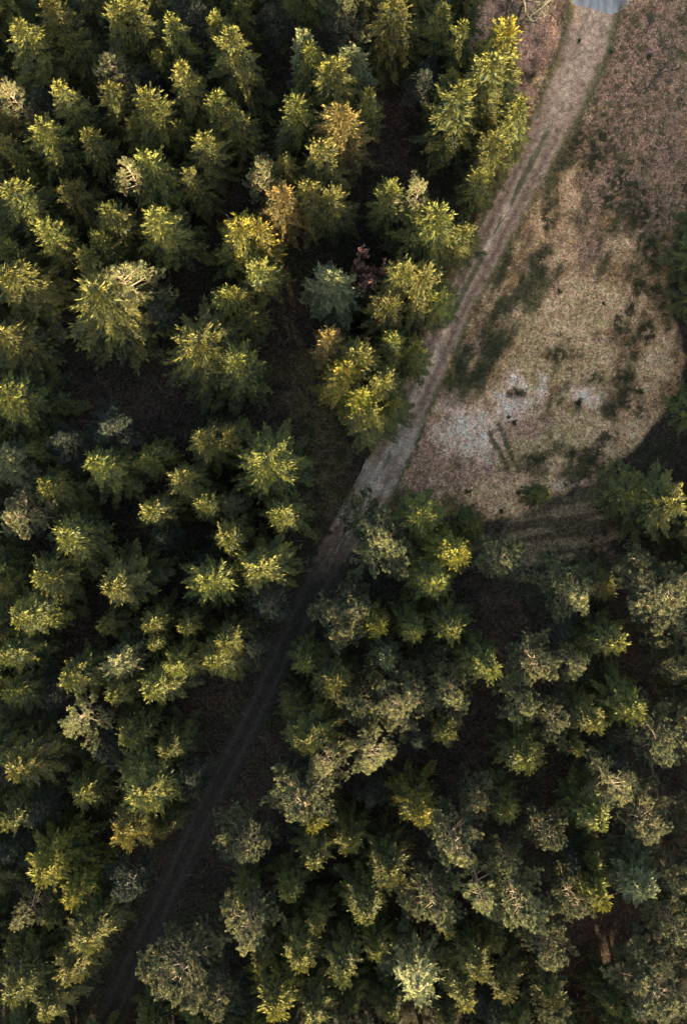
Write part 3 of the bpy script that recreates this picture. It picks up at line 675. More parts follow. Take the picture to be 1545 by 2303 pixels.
TREES = [
    (38, 45, 78, 'S', 3, "broad yellow spruce with long drooping skirts in the top left corner"),
    (105, 8, 62, 'S', 2, "half-lit green spruce close above right of the broad corner spruce"),
    (255, 3, 72, 'S', 3, "larger left half of the twin-topped yellow spruce on the top edge"),
    (292, 14, 55, 'S', 3, "sunlit green spruce close right of the twin-topped spruce"),
    (380, 35, 56, 'S', 3, "sunlit green spruce right of the twin-topped spruce"),
    (430, 5, 45, 'G', 1, "small dim grey pine well right of the twin-topped spruce"),
    (477, 32, 46, 'S', 1, "small dim green spruce well above the thin-leader spruce"),
    (515, 72, 70, 'S', 3, "sunlit green spruce above the thin-leader spruce"),
    (245, 130, 56, 'P', 1, "silvery grey pine among green spruces in the upper left"),
    (330, 160, 45, 'G', 0, "small deeply shaded grey pine right of the silvery pine"),
    (14, 185, 58, 'Q', 3, "warm pale pine with grey lower twigs on the upper left edge"),
    (88, 205, 42, 'G', 0, "small deeply shaded grey pine close right of the warm pale edge pine"),
    (135, 195, 66, 'S', 3, "sunlit green spruce right of the warm pale edge pine"),
    (247, 190, 55, 'S', 1, "dim green spruce close below the silvery pine"),
    (330, 205, 64, 'S', 3, "sunlit green spruce below right of the silvery pine"),
    (410, 145, 66, 'S', 3, "sunlit green spruce above left of the thin-leader spruce"),
    (484, 218, 52, 'S', 2, "half-lit spruce with a thin bare pinkish leader in the upper left"),
    (88, 290, 66, 'S', 2, "half-lit green spruce below right of the warm pale edge pine"),
    (190, 298, 56, 'S', 2, "half-lit green spruce above left of the straggly pale pine"),
    (445, 308, 60, 'S', 2, "half-lit green spruce below left of the thin-leader spruce"),
    (262, 362, 44, 'Q', 3, "straggly pale pine with bare twigs tucked against a yellow spruce"),
    (330, 360, 72, 'S', 3, "sunlit green spruce close right of the straggly pale pine"),
    (420, 388, 50, 'S', 1, "dim green spruce above right of the wide-armed spruce"),
    (20, 428, 76, 'S', 3, "yellow spruce with a ragged wide crown on the left edge, above a small golden one"),
    (155, 422, 50, 'S', 1, "dim green spruce below left of the straggly pale pine"),
    (245, 463, 62, 'S', 2, "half-lit green spruce left of the wide-armed spruce"),
    (340, 478, 84, 'S', 3, "wide yellow-topped spruce with long dark arms reaching right"),
    (92, 515, 56, 'S', 2, "half-lit green spruce below right of the left-edge upper spruce"),
    (0, 548, 52, 'S', 2, "half-lit green spruce close above the bushy left-edge spruce"),
    (217, 543, 46, 'S', 2, "small half-lit green spruce above left of the orange-limbed pine"),
    (182, 570, 52, 'S', 2, "half-lit green spruce above the sprawling spruce"),
    (5, 305, 58, 'S', 1, "dim green spruce below the warm pale edge pine"),
    (2, 242, 42, 'S', 1, "small dim green spruce close below the warm pale edge pine"),
    (160, 75, 60, 'S', 0, "deeply shaded green spruce above left of the silvery pine"),
    (345, 120, 50, 'S', 0, "deeply shaded green spruce right of the silvery pine"),
    (400, 272, 48, 'S', 0, "deeply shaded green spruce below left of the thin-leader spruce"),
    (45, 352, 52, 'S', 0, "deeply shaded green spruce close above the left-edge upper spruce"),
    (290, 265, 44, 'S', 0, "small deeply shaded green spruce above the straggly pale pine"),
    (600, 22, 46, 'G', 0, "small deeply shaded grey pine above left of the silver-tipped fir"),
    (782, 10, 64, 'P', 1, "dim pine above right of the silver-tipped fir"),
    (895, 3, 78, 'S', 2, "large spruce at the top edge with its dark bare trunk showing below"),
    (1010, 8, 66, 'S', 1, "dim green spruce right of the spruce with the bare trunk"),
    (690, 70, 50, 'F', 3, "silver-blue tipped fir at the top end of the bright central clump"),
    (693, 112, 60, 'S', 3, "sunlit green spruce close below the silver-tipped fir"),
    (745, 138, 68, 'S', 3, "sunlit green spruce below right of the silver-tipped fir"),
    (788, 112, 54, 'F', 1, "dim blue-grey fir below right of the silver-tipped fir"),
    (830, 200, 48, 'S', 1, "dim green spruce close above right of the pink-brown spruce"),
    (673, 222, 66, 'S', 3, "sunlit green spruce left of the pink-brown spruce"),
    (768, 238, 76, 'R', 3, "cone-laden pink-brown spruce in the bright upper central clump"),
    (722, 325, 72, 'S', 3, "sunlit green spruce below left of the pink-brown spruce"),
    (585, 365, 46, 'P', 2, "small half-lit pine above the golden-crowned spruce"),
    (636, 360, 46, 'S', 1, "small dim green spruce well above right of the golden-crowned spruce"),
    (628, 425, 60, 'R', 3, "sunlit rusty spruce above right of the golden-crowned spruce"),
    (695, 415, 64, 'S', 2, "half-lit green spruce well above right of the golden-crowned spruce"),
    (748, 440, 54, 'S', 1, "dim green spruce well above left of the russet bush"),
    (530, 500, 82, 'Y', 3, "large golden-crowned spruce above the dark gap in the upper middle"),
    (572, 508, 52, 'Y', 3, "sunlit golden spruce close right of the golden-crowned spruce"),
    (888, 422, 56, 'S', 2, "half-lit green spruce well above the russet bush"),
    (944, 408, 58, 'Q', 3, "sunlit pale pine well below left of the feathery trackside spruce"),
    (972, 478, 74, 'S', 3, "sunlit green spruce well above right of the russet bush"),
    (965, 172, 55, 'G', 0, "deeply shaded grey pine close above left of the feathery trackside spruce"),
    (1014, 172, 46, 'S', 1, "small dim green spruce close above left of the feathery trackside spruce"),
    (1036, 210, 84, 'S', 3, "yellow spruce with long feathery branches, just left of the upper track"),
    (520, 240, 54, 'S', 1, "dim green spruce close below right of the thin-leader spruce"),
    (530, 5, 50, 'S', 0, "deeply shaded green spruce well left of the silver-tipped fir"),
    (660, 5, 50, 'S', 0, "deeply shaded green spruce close above left of the silver-tipped fir"),
    (1050, 50, 46, 'S', 2, "small half-lit green spruce left of the golden spruce below bare trunks"),
    (1152, 58, 58, 'Y', 3, "bright golden spruce just below the bare trunks beside the track"),
    (1106, 132, 82, 'S', 3, "large sunlit green spruce below left of the golden spruce below bare trunks"),
    (20, 602, 88, 'S', 3, "big bushy yellow spruce on the left edge, upper middle"),
    (278, 622, 62, 'Q', 3, "pale pine with orange limbs standing over a sprawling spruce"),
    (345, 690, 55, 'G', 0, "deeply shaded grey pine below right of the orange-limbed pine"),
    (218, 668, 114, 'S', 3, "sprawling yellow spruce with a long bare drooping limb"),
    (12, 755, 92, 'S', 2, "large half-lit green spruce below the bushy left-edge spruce"),
    (450, 765, 98, 'S', 3, "thick yellow-topped spruce with a blue shaded left side"),
    (525, 815, 72, 'S', 2, "half-lit green spruce below right of the thick-topped spruce"),
    (494, 650, 48, 'S', 2, "half-lit green spruce above the thick-topped spruce"),
    (0, 890, 100, 'S', 2, "large half-lit green spruce well above left of the rounded dense spruce"),
    (465, 985, 66, 'S', 2, "dull gold rounded spruce below the thick-topped pair of spruces"),
    (516, 970, 50, 'S', 1, "dim green spruce close right of the dull gold spruce"),
    (240, 955, 55, 'G', 1, "dim grey pine above the rounded dense spruce"),
    (130, 990, 56, 'G', 1, "dim grey pine above left of the rounded dense spruce"),
    (213, 1037, 82, 'S', 2, "rounded dense dull green spruce right of two grey pines"),
    (8, 1035, 64, 'F', 1, "dim blue-grey fir above the left-edge bushy pine"),
    (95, 1090, 66, 'S', 2, "half-lit green spruce above right of the left-edge bushy pine"),
    (400, 1080, 60, 'S', 2, "half-lit green spruce below left of the dull gold spruce"),
    (335, 1148, 56, 'S', 3, "sunlit green spruce below right of the rounded dense spruce"),
    (450, 1145, 44, 'S', 3, "small sunlit green spruce below the dull gold spruce"),
    (70, 1010, 46, 'S', 0, "small deeply shaded green spruce left of the rounded dense spruce"),
    (328, 1020, 52, 'S', 0, "deeply shaded green spruce right of the rounded dense spruce"),
    (579, 592, 56, 'S', 1, "dim green spruce below right of the golden-crowned spruce"),
    (520, 645, 50, 'S', 2, "half-lit green spruce above right of the thick-topped spruce"),
    (545, 705, 54, 'S', 0, "deeply shaded green spruce above right of the thick-topped spruce"),
    (745, 625, 68, 'F', 2, "large pale silver-green fir left of the russet bush"),
    (905, 600, 60, 'S', 3, "sunlit green spruce right of the russet bush"),
    (868, 680, 66, 'S', 2, "half-lit green spruce below right of the russet bush"),
    (955, 618, 70, 'S', 1, "dim green spruce right of the russet bush"),
    (746, 757, 52, 'R', 3, "small rusty star-shaped spruce directly below the pale fir"),
    (815, 795, 66, 'S', 2, "half-lit green spruce close below right of the rusty star spruce"),
    (770, 836, 60, 'Y', 3, "sunlit golden spruce close above left of the lower golden spruce"),
    (815, 880, 56, 'Y', 3, "golden spruce at the lower end of the trackside clump"),
    (885, 762, 55, 'S', 1, "dim green spruce above right of the lower golden spruce"),
    (858, 842, 60, 'S', 1, "dim green spruce close above right of the lower golden spruce"),
    (838, 932, 62, 'S', 1, "dim green spruce close below right of the lower golden spruce"),
    (597, 1050, 92, 'S', 3, "bright yellow spreading spruce left of where the track narrows"),
    (633, 1152, 62, 'S', 2, "half-lit green spruce below the bright spreading spruce"),
    (515, 1140, 42, 'F', 0, "small deeply shaded blue-grey fir below left of the bright spreading spruce"),
    (1510, 1130, 82, 'S', 3, "bright yellow spruce on the right edge below the clearing"),
    (1425, 1112, 58, 'S', 0, "deeply shaded green spruce left of the bright right-edge spruce"),
    (1592, 905, 60, 'S', 0, "deeply shaded green spruce well above the bright right-edge spruce"),
    (1604, 650, 50, 'S', 0, "deeply shaded green spruce well below the puddle"),
    (1600, 555, 52, 'S', 0, "deeply shaded green spruce well below right of the puddle"),
    (1612, 468, 44, 'S', 0, "small deeply shaded green spruce well below right of the puddle"),
    (1240, 1108, 34, 'S', 0, "small deeply shaded green spruce well above right of the lone grey-green pine"),
    (20, 1172, 68, 'P', 2, "greyish bushy pine on the left edge at mid height"),
    (135, 1207, 82, 'S', 2, "dense olive spruce just right of the greyish bushy edge pine"),
    (80, 1297, 76, 'S', 2, "large half-lit green spruce below left of the mid-left spruce"),
    (30, 1392, 76, 'S', 3, "large sunlit green spruce well below left of the mid-left spruce"),
    (258, 1323, 76, 'S', 3, "large sunlit green spruce below right of the mid-left spruce"),
    (465, 1312, 70, 'S', 3, "sunlit green spruce left of the star-shaped spruce"),
    (506, 1207, 60, 'S', 3, "sunlit green spruce above left of the star-shaped spruce"),
    (235, 1420, 46, 'S', 1, "small dim green spruce above the bare-limbed spruce"),
    (325, 1416, 54, 'S', 2, "half-lit green spruce above right of the bare-limbed spruce"),
    (415, 1415, 46, 'S', 1, "small dim green spruce well above right of the bare-limbed spruce"),
    (258, 1503, 70, 'T', 3, "thin yellow spruce with bare limbs showing through its open crown"),
    (10, 1480, 70, 'S', 2, "half-lit green spruce well above left of the pale spidery pine"),
    (155, 1530, 56, 'S', 2, "half-lit green spruce left of the bare-limbed spruce"),
    (475, 1490, 66, 'S', 2, "half-lit green spruce well right of the bare-limbed spruce"),
    (510, 1440, 46, 'S', 2, "small half-lit green spruce well below left of the star-shaped spruce"),
    (335, 1570, 62, 'S', 3, "sunlit green spruce below right of the bare-limbed spruce"),
    (245, 1575, 56, 'S', 2, "half-lit green spruce close below the bare-limbed spruce"),
    (115, 1570, 52, 'G', 0, "deeply shaded grey pine above left of the pale spidery pine"),
    (170, 1640, 60, 'Q', 3, "pale spidery pine with curving bare limbs, lower left"),
    (290, 1665, 56, 'S', 2, "half-lit green spruce right of the pale spidery pine"),
    (240, 1690, 46, 'G', 0, "small deeply shaded grey pine below right of the pale spidery pine"),
    (36, 1740, 84, 'S', 3, "bright yellow spruce on the lower left edge"),
    (375, 1700, 52, 'S', 1, "dim green spruce above right of the lush yellow spruce"),
    (12, 1572, 60, 'S', 1, "dim green spruce above the lower left-edge spruce"),
    (400, 1500, 50, 'S', 1, "dim green spruce right of the bare-limbed spruce"),
    (326, 1456, 38, 'S', 2, "small half-lit green spruce close above right of the bare-limbed spruce"),
    (445, 1262, 38, 'G', 0, "small deeply shaded grey pine left of the star-shaped spruce"),
    (10, 1320, 50, 'S', 0, "deeply shaded green spruce below the left-edge bushy pine"),
    (365, 1212, 40, 'G', 0, "small deeply shaded grey pine well left of the star-shaped spruce"),
    (582, 1277, 76, 'S', 3, "pale star-shaped spruce left of the shaded track"),
    (865, 1220, 74, 'P', 3, "tufty yellow-lit pine at the lower tip of the clearing"),
    (805, 1168, 58, 'P', 0, "deeply shaded pine close above left of the tufty pine"),
    (948, 1160, 62, 'S', 1, "dim green spruce above right of the tufty pine"),
    (1022, 1243, 60, 'Y', 3, "golden spruce at the clearing's lower edge, right of a tufty pine"),
    (980, 1312, 70, 'S', 2, "half-lit green spruce close below left of the golden spruce below the clearing"),
    (785, 1383, 74, 'P', 2, "shaggy grey-green pine on the right bank of the shaded track"),
    (780, 1430, 44, 'P', 2, "small half-lit pine close below the shaggy trackside pine"),
    (846, 1425, 50, 'Y', 2, "half-lit golden spruce close above the small blue fir"),
    (930, 1412, 52, 'S', 1, "dim green spruce above right of the small blue fir"),
    (1024, 1420, 60, 'S', 2, "half-lit green spruce above right of the small blue fir"),
    (600, 1375, 52, 'G', 1, "dim grey pine below the star-shaped spruce"),
    (565, 1455, 46, 'G', 0, "small deeply shaded grey pine well below the star-shaped spruce"),
    (870, 1485, 46, 'F', 1, "small blue-grey fir in the dark below the shaggy trackside pine"),
    (742, 1545, 76, 'S', 1, "large dim green spruce above the yellow trackside spruce"),
    (808, 1602, 60, 'P', 2, "half-lit pine close left of the bushy lit pine"),
    (886, 1602, 66, 'P', 3, "bushy warm-lit pine in the middle of the lower right stand"),
    (1012, 1570, 66, 'P', 2, "half-lit pine right of the bushy lit pine"),
    (694, 1670, 76, 'S', 3, "yellow spruce on the lower right bank of the shaded track"),
    (945, 1675, 42, 'G', 1, "small dim grey pine below right of the bushy lit pine"),
    (1010, 1670, 46, 'S', 2, "small half-lit green spruce below right of the bushy lit pine"),
    (738, 1722, 56, 'Q', 3, "sunlit pale pine close below right of the yellow trackside spruce"),
    (830, 1728, 60, 'Q', 3, "pale pine with radiating bare limbs, right half of a pair"),
    (830, 1520, 46, 'P', 0, "small deeply shaded pine close below left of the small blue fir"),
    (925, 1550, 54, 'P', 1, "dim pine close above right of the bushy lit pine"),
    (685, 1492, 54, 'S', 0, "deeply shaded green spruce below left of the shaggy trackside pine"),
    (1000, 1490, 50, 'P', 0, "deeply shaded pine right of the small blue fir"),
    (668, 1595, 50, 'S', 0, "deeply shaded green spruce close above the yellow trackside spruce"),
    (1147, 1277, 58, 'P', 2, "lone soft grey-green pine below the clearing's furrowed edge"),
    (1303, 1350, 66, 'P', 2, "round tufted pine in the dark right of the brown gap"),
    (1262, 1300, 55, 'P', 0, "deeply shaded pine close above left of the round tufted pine"),
    (1375, 1318, 56, 'S', 1, "dim green spruce close above right of the round tufted pine"),
    (1508, 1355, 92, 'P', 3, "huge pale pine with orange limbs on the right edge"),
    (1392, 1452, 62, 'S', 3, "sunlit green spruce below right of the round tufted pine"),
    (1095, 1500, 58, 'S', 3, "sunlit green spruce left of the cream-tufted pine"),
    (1225, 1500, 56, 'P', 3, "cream-tufted pine left of a grey bare pine on the right"),
    (1310, 1512, 46, 'Q', 2, "small half-lit pale pine right of the cream-tufted pine"),
    (1435, 1605, 62, 'S', 2, "half-lit green spruce well below right of the cream-tufted pine"),
    (1185, 1596, 56, 'P', 2, "half-lit pine below left of the cream-tufted pine"),
    (1265, 1626, 70, 'P', 2, "half-lit pine below the cream-tufted pine"),
    (1330, 1632, 48, 'S', 3, "sunlit green spruce below right of the cream-tufted pine"),
    (1192, 1716, 58, 'S', 2, "half-lit green spruce well above left of the fan-branched spruce"),
    (1300, 1690, 46, 'S', 1, "small dim green spruce well above the fan-branched spruce"),
    (1512, 1705, 74, 'P', 2, "half-lit pine above the orange-limbed right pine"),
    (1535, 1510, 42, 'P', 1, "small dim pine below the huge pale pine"),
    (1385, 1715, 46, 'G', 0, "small deeply shaded grey pine above the fan-branched spruce"),
    (1464, 1262, 46, 'P', 1, "small dim pine above left of the huge pale pine"),
    (1275, 1425, 46, 'G', 0, "small deeply shaded grey pine close below the round tufted pine"),
    (1500, 1448, 52, 'P', 0, "deeply shaded pine below the huge pale pine"),
    (1535, 1605, 50, 'P', 0, "deeply shaded pine well below the huge pale pine"),
    (1064, 1180, 42, 'S', 0, "small deeply shaded green spruce close above right of the golden spruce below the clearing"),
    (317, 1792, 86, 'S', 3, "lush yellow spruce left of the lower shaded track"),
    (276, 1890, 64, 'Y', 3, "sunlit golden spruce below left of the lush yellow spruce"),
    (10, 1857, 52, 'S', 2, "half-lit green spruce below the lower left-edge spruce"),
    (70, 1857, 42, 'G', 1, "small dim grey pine above the broad golden spruce"),
    (178, 1795, 55, 'S', 0, "deeply shaded green spruce left of the lush yellow spruce"),
    (84, 1978, 100, 'Y', 3, "broad golden spruce with wide dark fans, lower left"),
    (148, 2026, 54, 'Y', 2, "half-lit golden spruce close below right of the broad golden spruce"),
    (280, 2010, 56, 'G', 1, "dim grey pine well right of the broad golden spruce"),
    (40, 2080, 50, 'Q', 2, "half-lit pale pine below left of the broad golden spruce"),
    (176, 2115, 70, 'S', 2, "half-lit green spruce below right of the broad golden spruce"),
    (26, 2245, 78, 'S', 3, "yellow-tipped spruce in the bottom left corner"),
    (145, 2190, 64, 'S', 1, "dim green spruce above right of the bottom corner spruce"),
    (100, 2288, 60, 'S', 1, "dim green spruce below right of the bottom corner spruce"),
    (398, 2228, 90, 'P', 3, "tall grey pine with warm-lit lower crown at the bottom of the track"),
    (470, 2282, 50, 'P', 2, "half-lit pine below right of the tall grey pine"),
    (15, 1930, 54, 'G', 0, "deeply shaded grey pine close above left of the broad golden spruce"),
    (432, 1755, 46, 'G', 0, "small deeply shaded grey pine right of the lush yellow spruce"),
    (105, 2080, 42, 'S', 0, "small deeply shaded green spruce below the broad golden spruce"),
    (365, 1870, 44, 'S', 0, "small deeply shaded green spruce below right of the lush yellow spruce"),
    (20, 2150, 50, 'S', 0, "deeply shaded green spruce above the bottom corner spruce"),
    (682, 1836, 80, 'P', 3, "two-toned pine, grey above and warm below, right of the track"),
    (718, 1862, 46, 'Y', 2, "small half-lit golden spruce close below right of the two-toned pine"),
    (705, 1942, 60, 'S', 2, "half-lit green spruce below the two-toned pine"),
    (537, 1935, 74, 'P', 2, "pine stretching a bare pale limb left over the shaded track"),
    (940, 1848, 70, 'Y', 2, "broad dark spruce with a gold tip in the lower middle"),
    (874, 1970, 60, 'S', 2, "half-lit green spruce below left of the dark spruce with the gold tip"),
    (650, 2028, 50, 'S', 1, "dim green spruce above right of the cream-tipped pine"),
    (540, 2040, 38, 'S', 1, "small dim green spruce close above the cream-tipped pine"),
    (550, 2122, 64, 'P', 3, "cream-tipped pine right of the track near the bottom"),
    (826, 2072, 66, 'S', 2, "half-lit green spruce well above left of the star-topped spruce"),
    (594, 2168, 52, 'S', 2, "half-lit green spruce close below right of the cream-tipped pine"),
    (678, 2168, 56, 'S', 2, "half-lit green spruce above right of the bottom golden spruce"),
    (714, 2112, 50, 'S', 1, "dim green spruce right of the cream-tipped pine"),
    (774, 2192, 60, 'S', 2, "half-lit green spruce well left of the star-topped spruce"),
    (978, 2058, 70, 'P', 2, "half-lit pine below left of the heavy warm pine"),
    (944, 2242, 86, 'T', 3, "bare star-topped spruce at the bottom edge"),
    (614, 2272, 80, 'Y', 3, "golden spruce on the bottom edge, left of a star-topped one"),
    (706, 2298, 56, 'S', 1, "dim green spruce right of the bottom golden spruce"),
    (1043, 1935, 80, 'P', 3, "heavy warm-lit pine in the lower right stand"),
    (832, 1805, 46, 'G', 0, "small deeply shaded grey pine close below the pale radiating pine"),
    (790, 1900, 46, 'S', 0, "small deeply shaded green spruce below right of the two-toned pine"),
    (1004, 2105, 42, 'S', 1, "small dim green spruce above right of the star-topped spruce"),
    (536, 2275, 46, 'G', 0, "small deeply shaded grey pine close left of the bottom golden spruce"),
    (1078, 1806, 50, 'P', 1, "dim pine above the heavy warm pine"),
    (1140, 1832, 50, 'S', 1, "dim green spruce above right of the heavy warm pine"),
    (1255, 1908, 56, 'P', 2, "half-lit pine below left of the fan-branched spruce"),
    (1352, 1852, 66, 'S', 2, "dark spruce with long fan branches and a yellow right tip"),
    (1404, 1790, 66, 'Q', 3, "sunlit pale pine close above right of the fan-branched spruce"),
    (1482, 1872, 66, 'P', 3, "right-edge pine showing glowing orange limbs in its lower crown"),
    (1095, 2032, 56, 'Q', 3, "sunlit pale pine above left of the big yellow-tufted pine"),
    (1186, 2078, 76, 'P', 3, "big yellow-tufted pine near the bottom right"),
    (1165, 1952, 46, 'P', 1, "small dim pine right of the heavy warm pine"),
    (1305, 2048, 60, 'P', 2, "half-lit pine right of the big yellow-tufted pine"),
    (1364, 2032, 56, 'Y', 2, "half-lit golden spruce left of the dark blue-green fir"),
    (1466, 2012, 62, 'F', 1, "dark blue-green fir by the lower right edge"),
    (1258, 2172, 60, 'P', 2, "half-lit pine below right of the big yellow-tufted pine"),
    (1076, 2196, 66, 'S', 2, "half-lit green spruce right of the star-topped spruce"),
    (1044, 2262, 46, 'S', 2, "small half-lit green spruce right of the star-topped spruce"),
    (1150, 2238, 56, 'S', 2, "half-lit green spruce below the big yellow-tufted pine"),
    (1250, 2252, 52, 'S', 1, "dim green spruce well below the big yellow-tufted pine"),
    (1268, 2294, 60, 'P', 1, "dim pine well left of the bottom right corner pine"),
    (1496, 2272, 86, 'P', 2, "broad grey-yellow pine in the bottom right corner"),
    (1468, 2195, 62, 'P', 0, "deeply shaded pine close above the bottom right corner pine"),
    (1532, 2112, 60, 'P', 1, "dim pine below right of the dark blue-green fir"),
    (1540, 2000, 50, 'P', 1, "dim pine close right of the dark blue-green fir"),
    (1100, 2302, 50, 'G', 0, "deeply shaded grey pine right of the star-topped spruce"),
    (1296, 1952, 50, 'G', 0, "deeply shaded grey pine below left of the fan-branched spruce"),
    (1342, 1950, 48, 'S', 0, "deeply shaded green spruce below the fan-branched spruce"),
    (-83, -39, 68, 'S', 1, "dim spruce cut by the left edge above left of the broad corner spruce"),
    (-85, 75, 58, 'S', 1, "dim spruce cut by the left edge left of the broad corner spruce"),
    (-82, 240, 62, 'S', 1, "dim spruce cut by the left edge below left of the warm pale edge pine"),
    (-56, 344, 70, 'S', 1, "dim spruce cut by the left edge above left of the left-edge upper spruce"),
    (-68, 502, 71, 'S', 2, "shadowy spruce cut by the left edge below left of the left-edge upper spruce"),
    (-85, 638, 58, 'S', 1, "dim spruce cut by the left edge left of the bushy left-edge spruce"),
    (-83, 749, 64, 'S', 2, "shadowy spruce cut by the left edge below left of the bushy left-edge spruce"),
    (-71, 913, 68, 'S', 2, "shadowy spruce cut by the left edge above the left-edge bushy pine"),
    (-90, 1060, 64, 'S', 1, "dim spruce cut by the left edge above left of the left-edge bushy pine"),
    (-93, 1177, 68, 'S', 1, "dim spruce cut by the left edge left of the left-edge bushy pine"),
    (-55, 1291, 66, 'S', 1, "dim spruce cut by the left edge below left of the left-edge bushy pine"),
    (-53, 1428, 71, 'S', 2, "shadowy spruce cut by the left edge below the left-edge bushy pine"),
    (-64, 1571, 74, 'S', 1, "dim spruce cut by the left edge above left of the lower left-edge spruce"),
    (-59, 1697, 73, 'S', 1, "dim spruce cut by the left edge left of the pale spidery pine"),
    (-66, 1872, 62, 'S', 1, "dim spruce cut by the left edge below left of the lower left-edge spruce"),
    (-60, 1992, 74, 'S', 1, "dim spruce cut by the left edge left of the broad golden spruce"),
    (-79, 2133, 67, 'S', 1, "dim spruce cut by the left edge above left of the bottom corner spruce"),
    (-89, 2243, 59, 'S', 2, "shadowy spruce cut by the left edge left of the bottom corner spruce"),
    (-38, -87, 67, 'S', 2, "shadowy spruce cut by the left edge above left of the broad corner spruce"),
    (74, -75, 62, 'S', 1, "dim spruce cut by the top edge above the broad corner spruce"),
    (177, -85, 72, 'S', 1, "dim spruce cut by the top edge above left of the twin-topped spruce"),
    (325, -65, 58, 'S', 2, "shadowy spruce cut by the top edge above right of the twin-topped spruce"),
    (462, -73, 63, 'S', 1, "dim spruce cut by the top edge right of the twin-topped spruce"),
    (558, -107, 65, 'S', 1, "dim spruce cut by the top edge above left of the silver-tipped fir"),
    (682, -90, 57, 'S', 1, "dim spruce cut by the top edge above the silver-tipped fir"),
    (809, -83, 65, 'S', 2, "shadowy spruce cut by the top edge above left of the spruce with the bare trunk"),
    (944, -96, 68, 'S', 1, "dim spruce cut by the top edge above right of the spruce with the bare trunk"),
    (1053, -65, 56, 'S', 1, "dim spruce cut by the top edge above left of the golden spruce below bare trunks"),
    (1603, 1187, 59, 'S', 1, "dim spruce cut by the right edge below right of the bright right-edge spruce"),
    (1617, 1319, 74, 'S', 1, "dim spruce cut by the right edge right of the huge pale pine"),
    (1607, 1436, 70, 'P', 1, "dim pine cut by the right edge below right of the huge pale pine"),
    (1619, 1563, 65, 'S', 2, "shadowy spruce cut by the right edge below right of the huge pale pine"),
    (1599, 1690, 59, 'P', 2, "shadowy pine cut by the right edge above right of the orange-limbed right pine"),
    (1626, 1841, 72, 'P', 1, "dim pine cut by the right edge right of the orange-limbed right pine"),
    (1602, 1986, 56, 'P', 1, "dim pine cut by the right edge right of the dark blue-green fir"),
    (1614, 2102, 59, 'S', 2, "shadowy spruce cut by the right edge below right of the dark blue-green fir"),
    (1612, 2230, 67, 'P', 1, "dim pine cut by the right edge right of the bottom right corner pine"),
    (32, 2384, 71, 'S', 1, "dim spruce cut by the bottom edge below the bottom corner spruce"),
    (421, 2394, 60, 'S', 2, "shadowy spruce cut by the bottom edge below the tall grey pine"),
    (546, 2385, 71, 'S', 2, "shadowy spruce cut by the bottom edge below left of the bottom golden spruce"),
    (668, 2376, 57, 'P', 1, "dim pine cut by the bottom edge below right of the bottom golden spruce"),
    (771, 2381, 62, 'P', 2, "shadowy pine cut by the bottom edge below right of the bottom golden spruce"),
    (1179, 2365, 66, 'S', 2, "shadowy spruce cut by the bottom edge below right of the star-topped spruce"),
    (1292, 2386, 56, 'S', 1, "dim spruce cut by the bottom edge below left of the bottom right corner pine"),
    (1432, 2371, 66, 'S', 1, "dim spruce cut by the bottom edge below the dark blue-green fir"),
    (1532, 2393, 73, 'P', 1, "dim pine cut by the bottom edge below the bottom right corner pine"),
    (330, 2640, 74, 'S', 1, "dim spruce beyond the bottom edge below the tall grey pine"),  # trees beyond the edges: more wood, added to keep low sun off the floor
    (440, 2560, 70, 'S', 1, "dim spruce beyond the bottom edge below left of the bottom golden spruce"),
    (560, 2500, 70, 'P', 1, "dim pine beyond the bottom edge below the bottom golden spruce"),
    (250, 2720, 74, 'S', 1, "dim spruce beyond the bottom edge below right of the bottom corner spruce"),
    (480, 2690, 70, 'S', 1, "dim spruce beyond the bottom edge below the bottom golden spruce"),
    (620, 2610, 70, 'S', 1, "dim spruce beyond the bottom edge below right of the tall grey pine"),
    (460, 2474, 63, 'P', 1, "dim pine beyond the bottom edge below the tall grey pine"),
    (595, 2485, 64, 'S', 1, "dim spruce beyond the bottom edge below the cream-tipped pine"),
    (699, 2456, 68, 'P', 1, "dim pine beyond the bottom edge below right of the bottom golden spruce"),
    (838, 2503, 62, 'S', 1, "dim spruce beyond the bottom edge below the star-topped spruce"),
    (978, 2489, 67, 'S', 1, "dim spruce beyond the bottom edge below right of the bottom golden spruce"),
    (1119, 2466, 75, 'S', 1, "large dim spruce beyond the bottom edge below right of the star-topped spruce"),
    (1211, 2468, 76, 'S', 1, "large dim spruce beyond the bottom edge below left of the bottom right corner pine"),
    (1361, 2471, 74, 'S', 1, "dim spruce beyond the bottom edge below left of the bottom right corner pine"),
    (1457, 2465, 66, 'S', 1, "dim spruce beyond the bottom edge below the bottom right corner pine"),
    (1610, 2501, 75, 'S', 1, "large dim spruce beyond the right edge below right of the bottom right corner pine"),
    (680, 2633, 67, 'P', 1, "dim pine beyond the bottom edge below left of the star-topped spruce"),
    (824, 2627, 65, 'S', 1, "dim spruce beyond the bottom edge below right of the cream-tipped pine"),
    (940, 2625, 66, 'S', 1, "dim spruce beyond the bottom edge below left of the big yellow-tufted pine"),
    (1085, 2614, 62, 'S', 1, "dim spruce beyond the bottom edge below the big yellow-tufted pine"),
    (1211, 2640, 76, 'S', 1, "large dim spruce beyond the bottom edge below the big yellow-tufted pine"),
    (1348, 2627, 65, 'S', 1, "dim spruce beyond the bottom edge below right of the star-topped spruce"),
    (1452, 2633, 66, 'S', 1, "dim spruce beyond the bottom edge below right of the big yellow-tufted pine"),
    (1578, 2605, 65, 'S', 1, "dim spruce beyond the right edge below the bottom right corner pine"),
    (811, 2737, 63, 'S', 1, "dim spruce beyond the bottom edge below the heavy warm pine"),
    (949, 2775, 66, 'P', 1, "dim pine beyond the bottom edge below the star-topped spruce"),
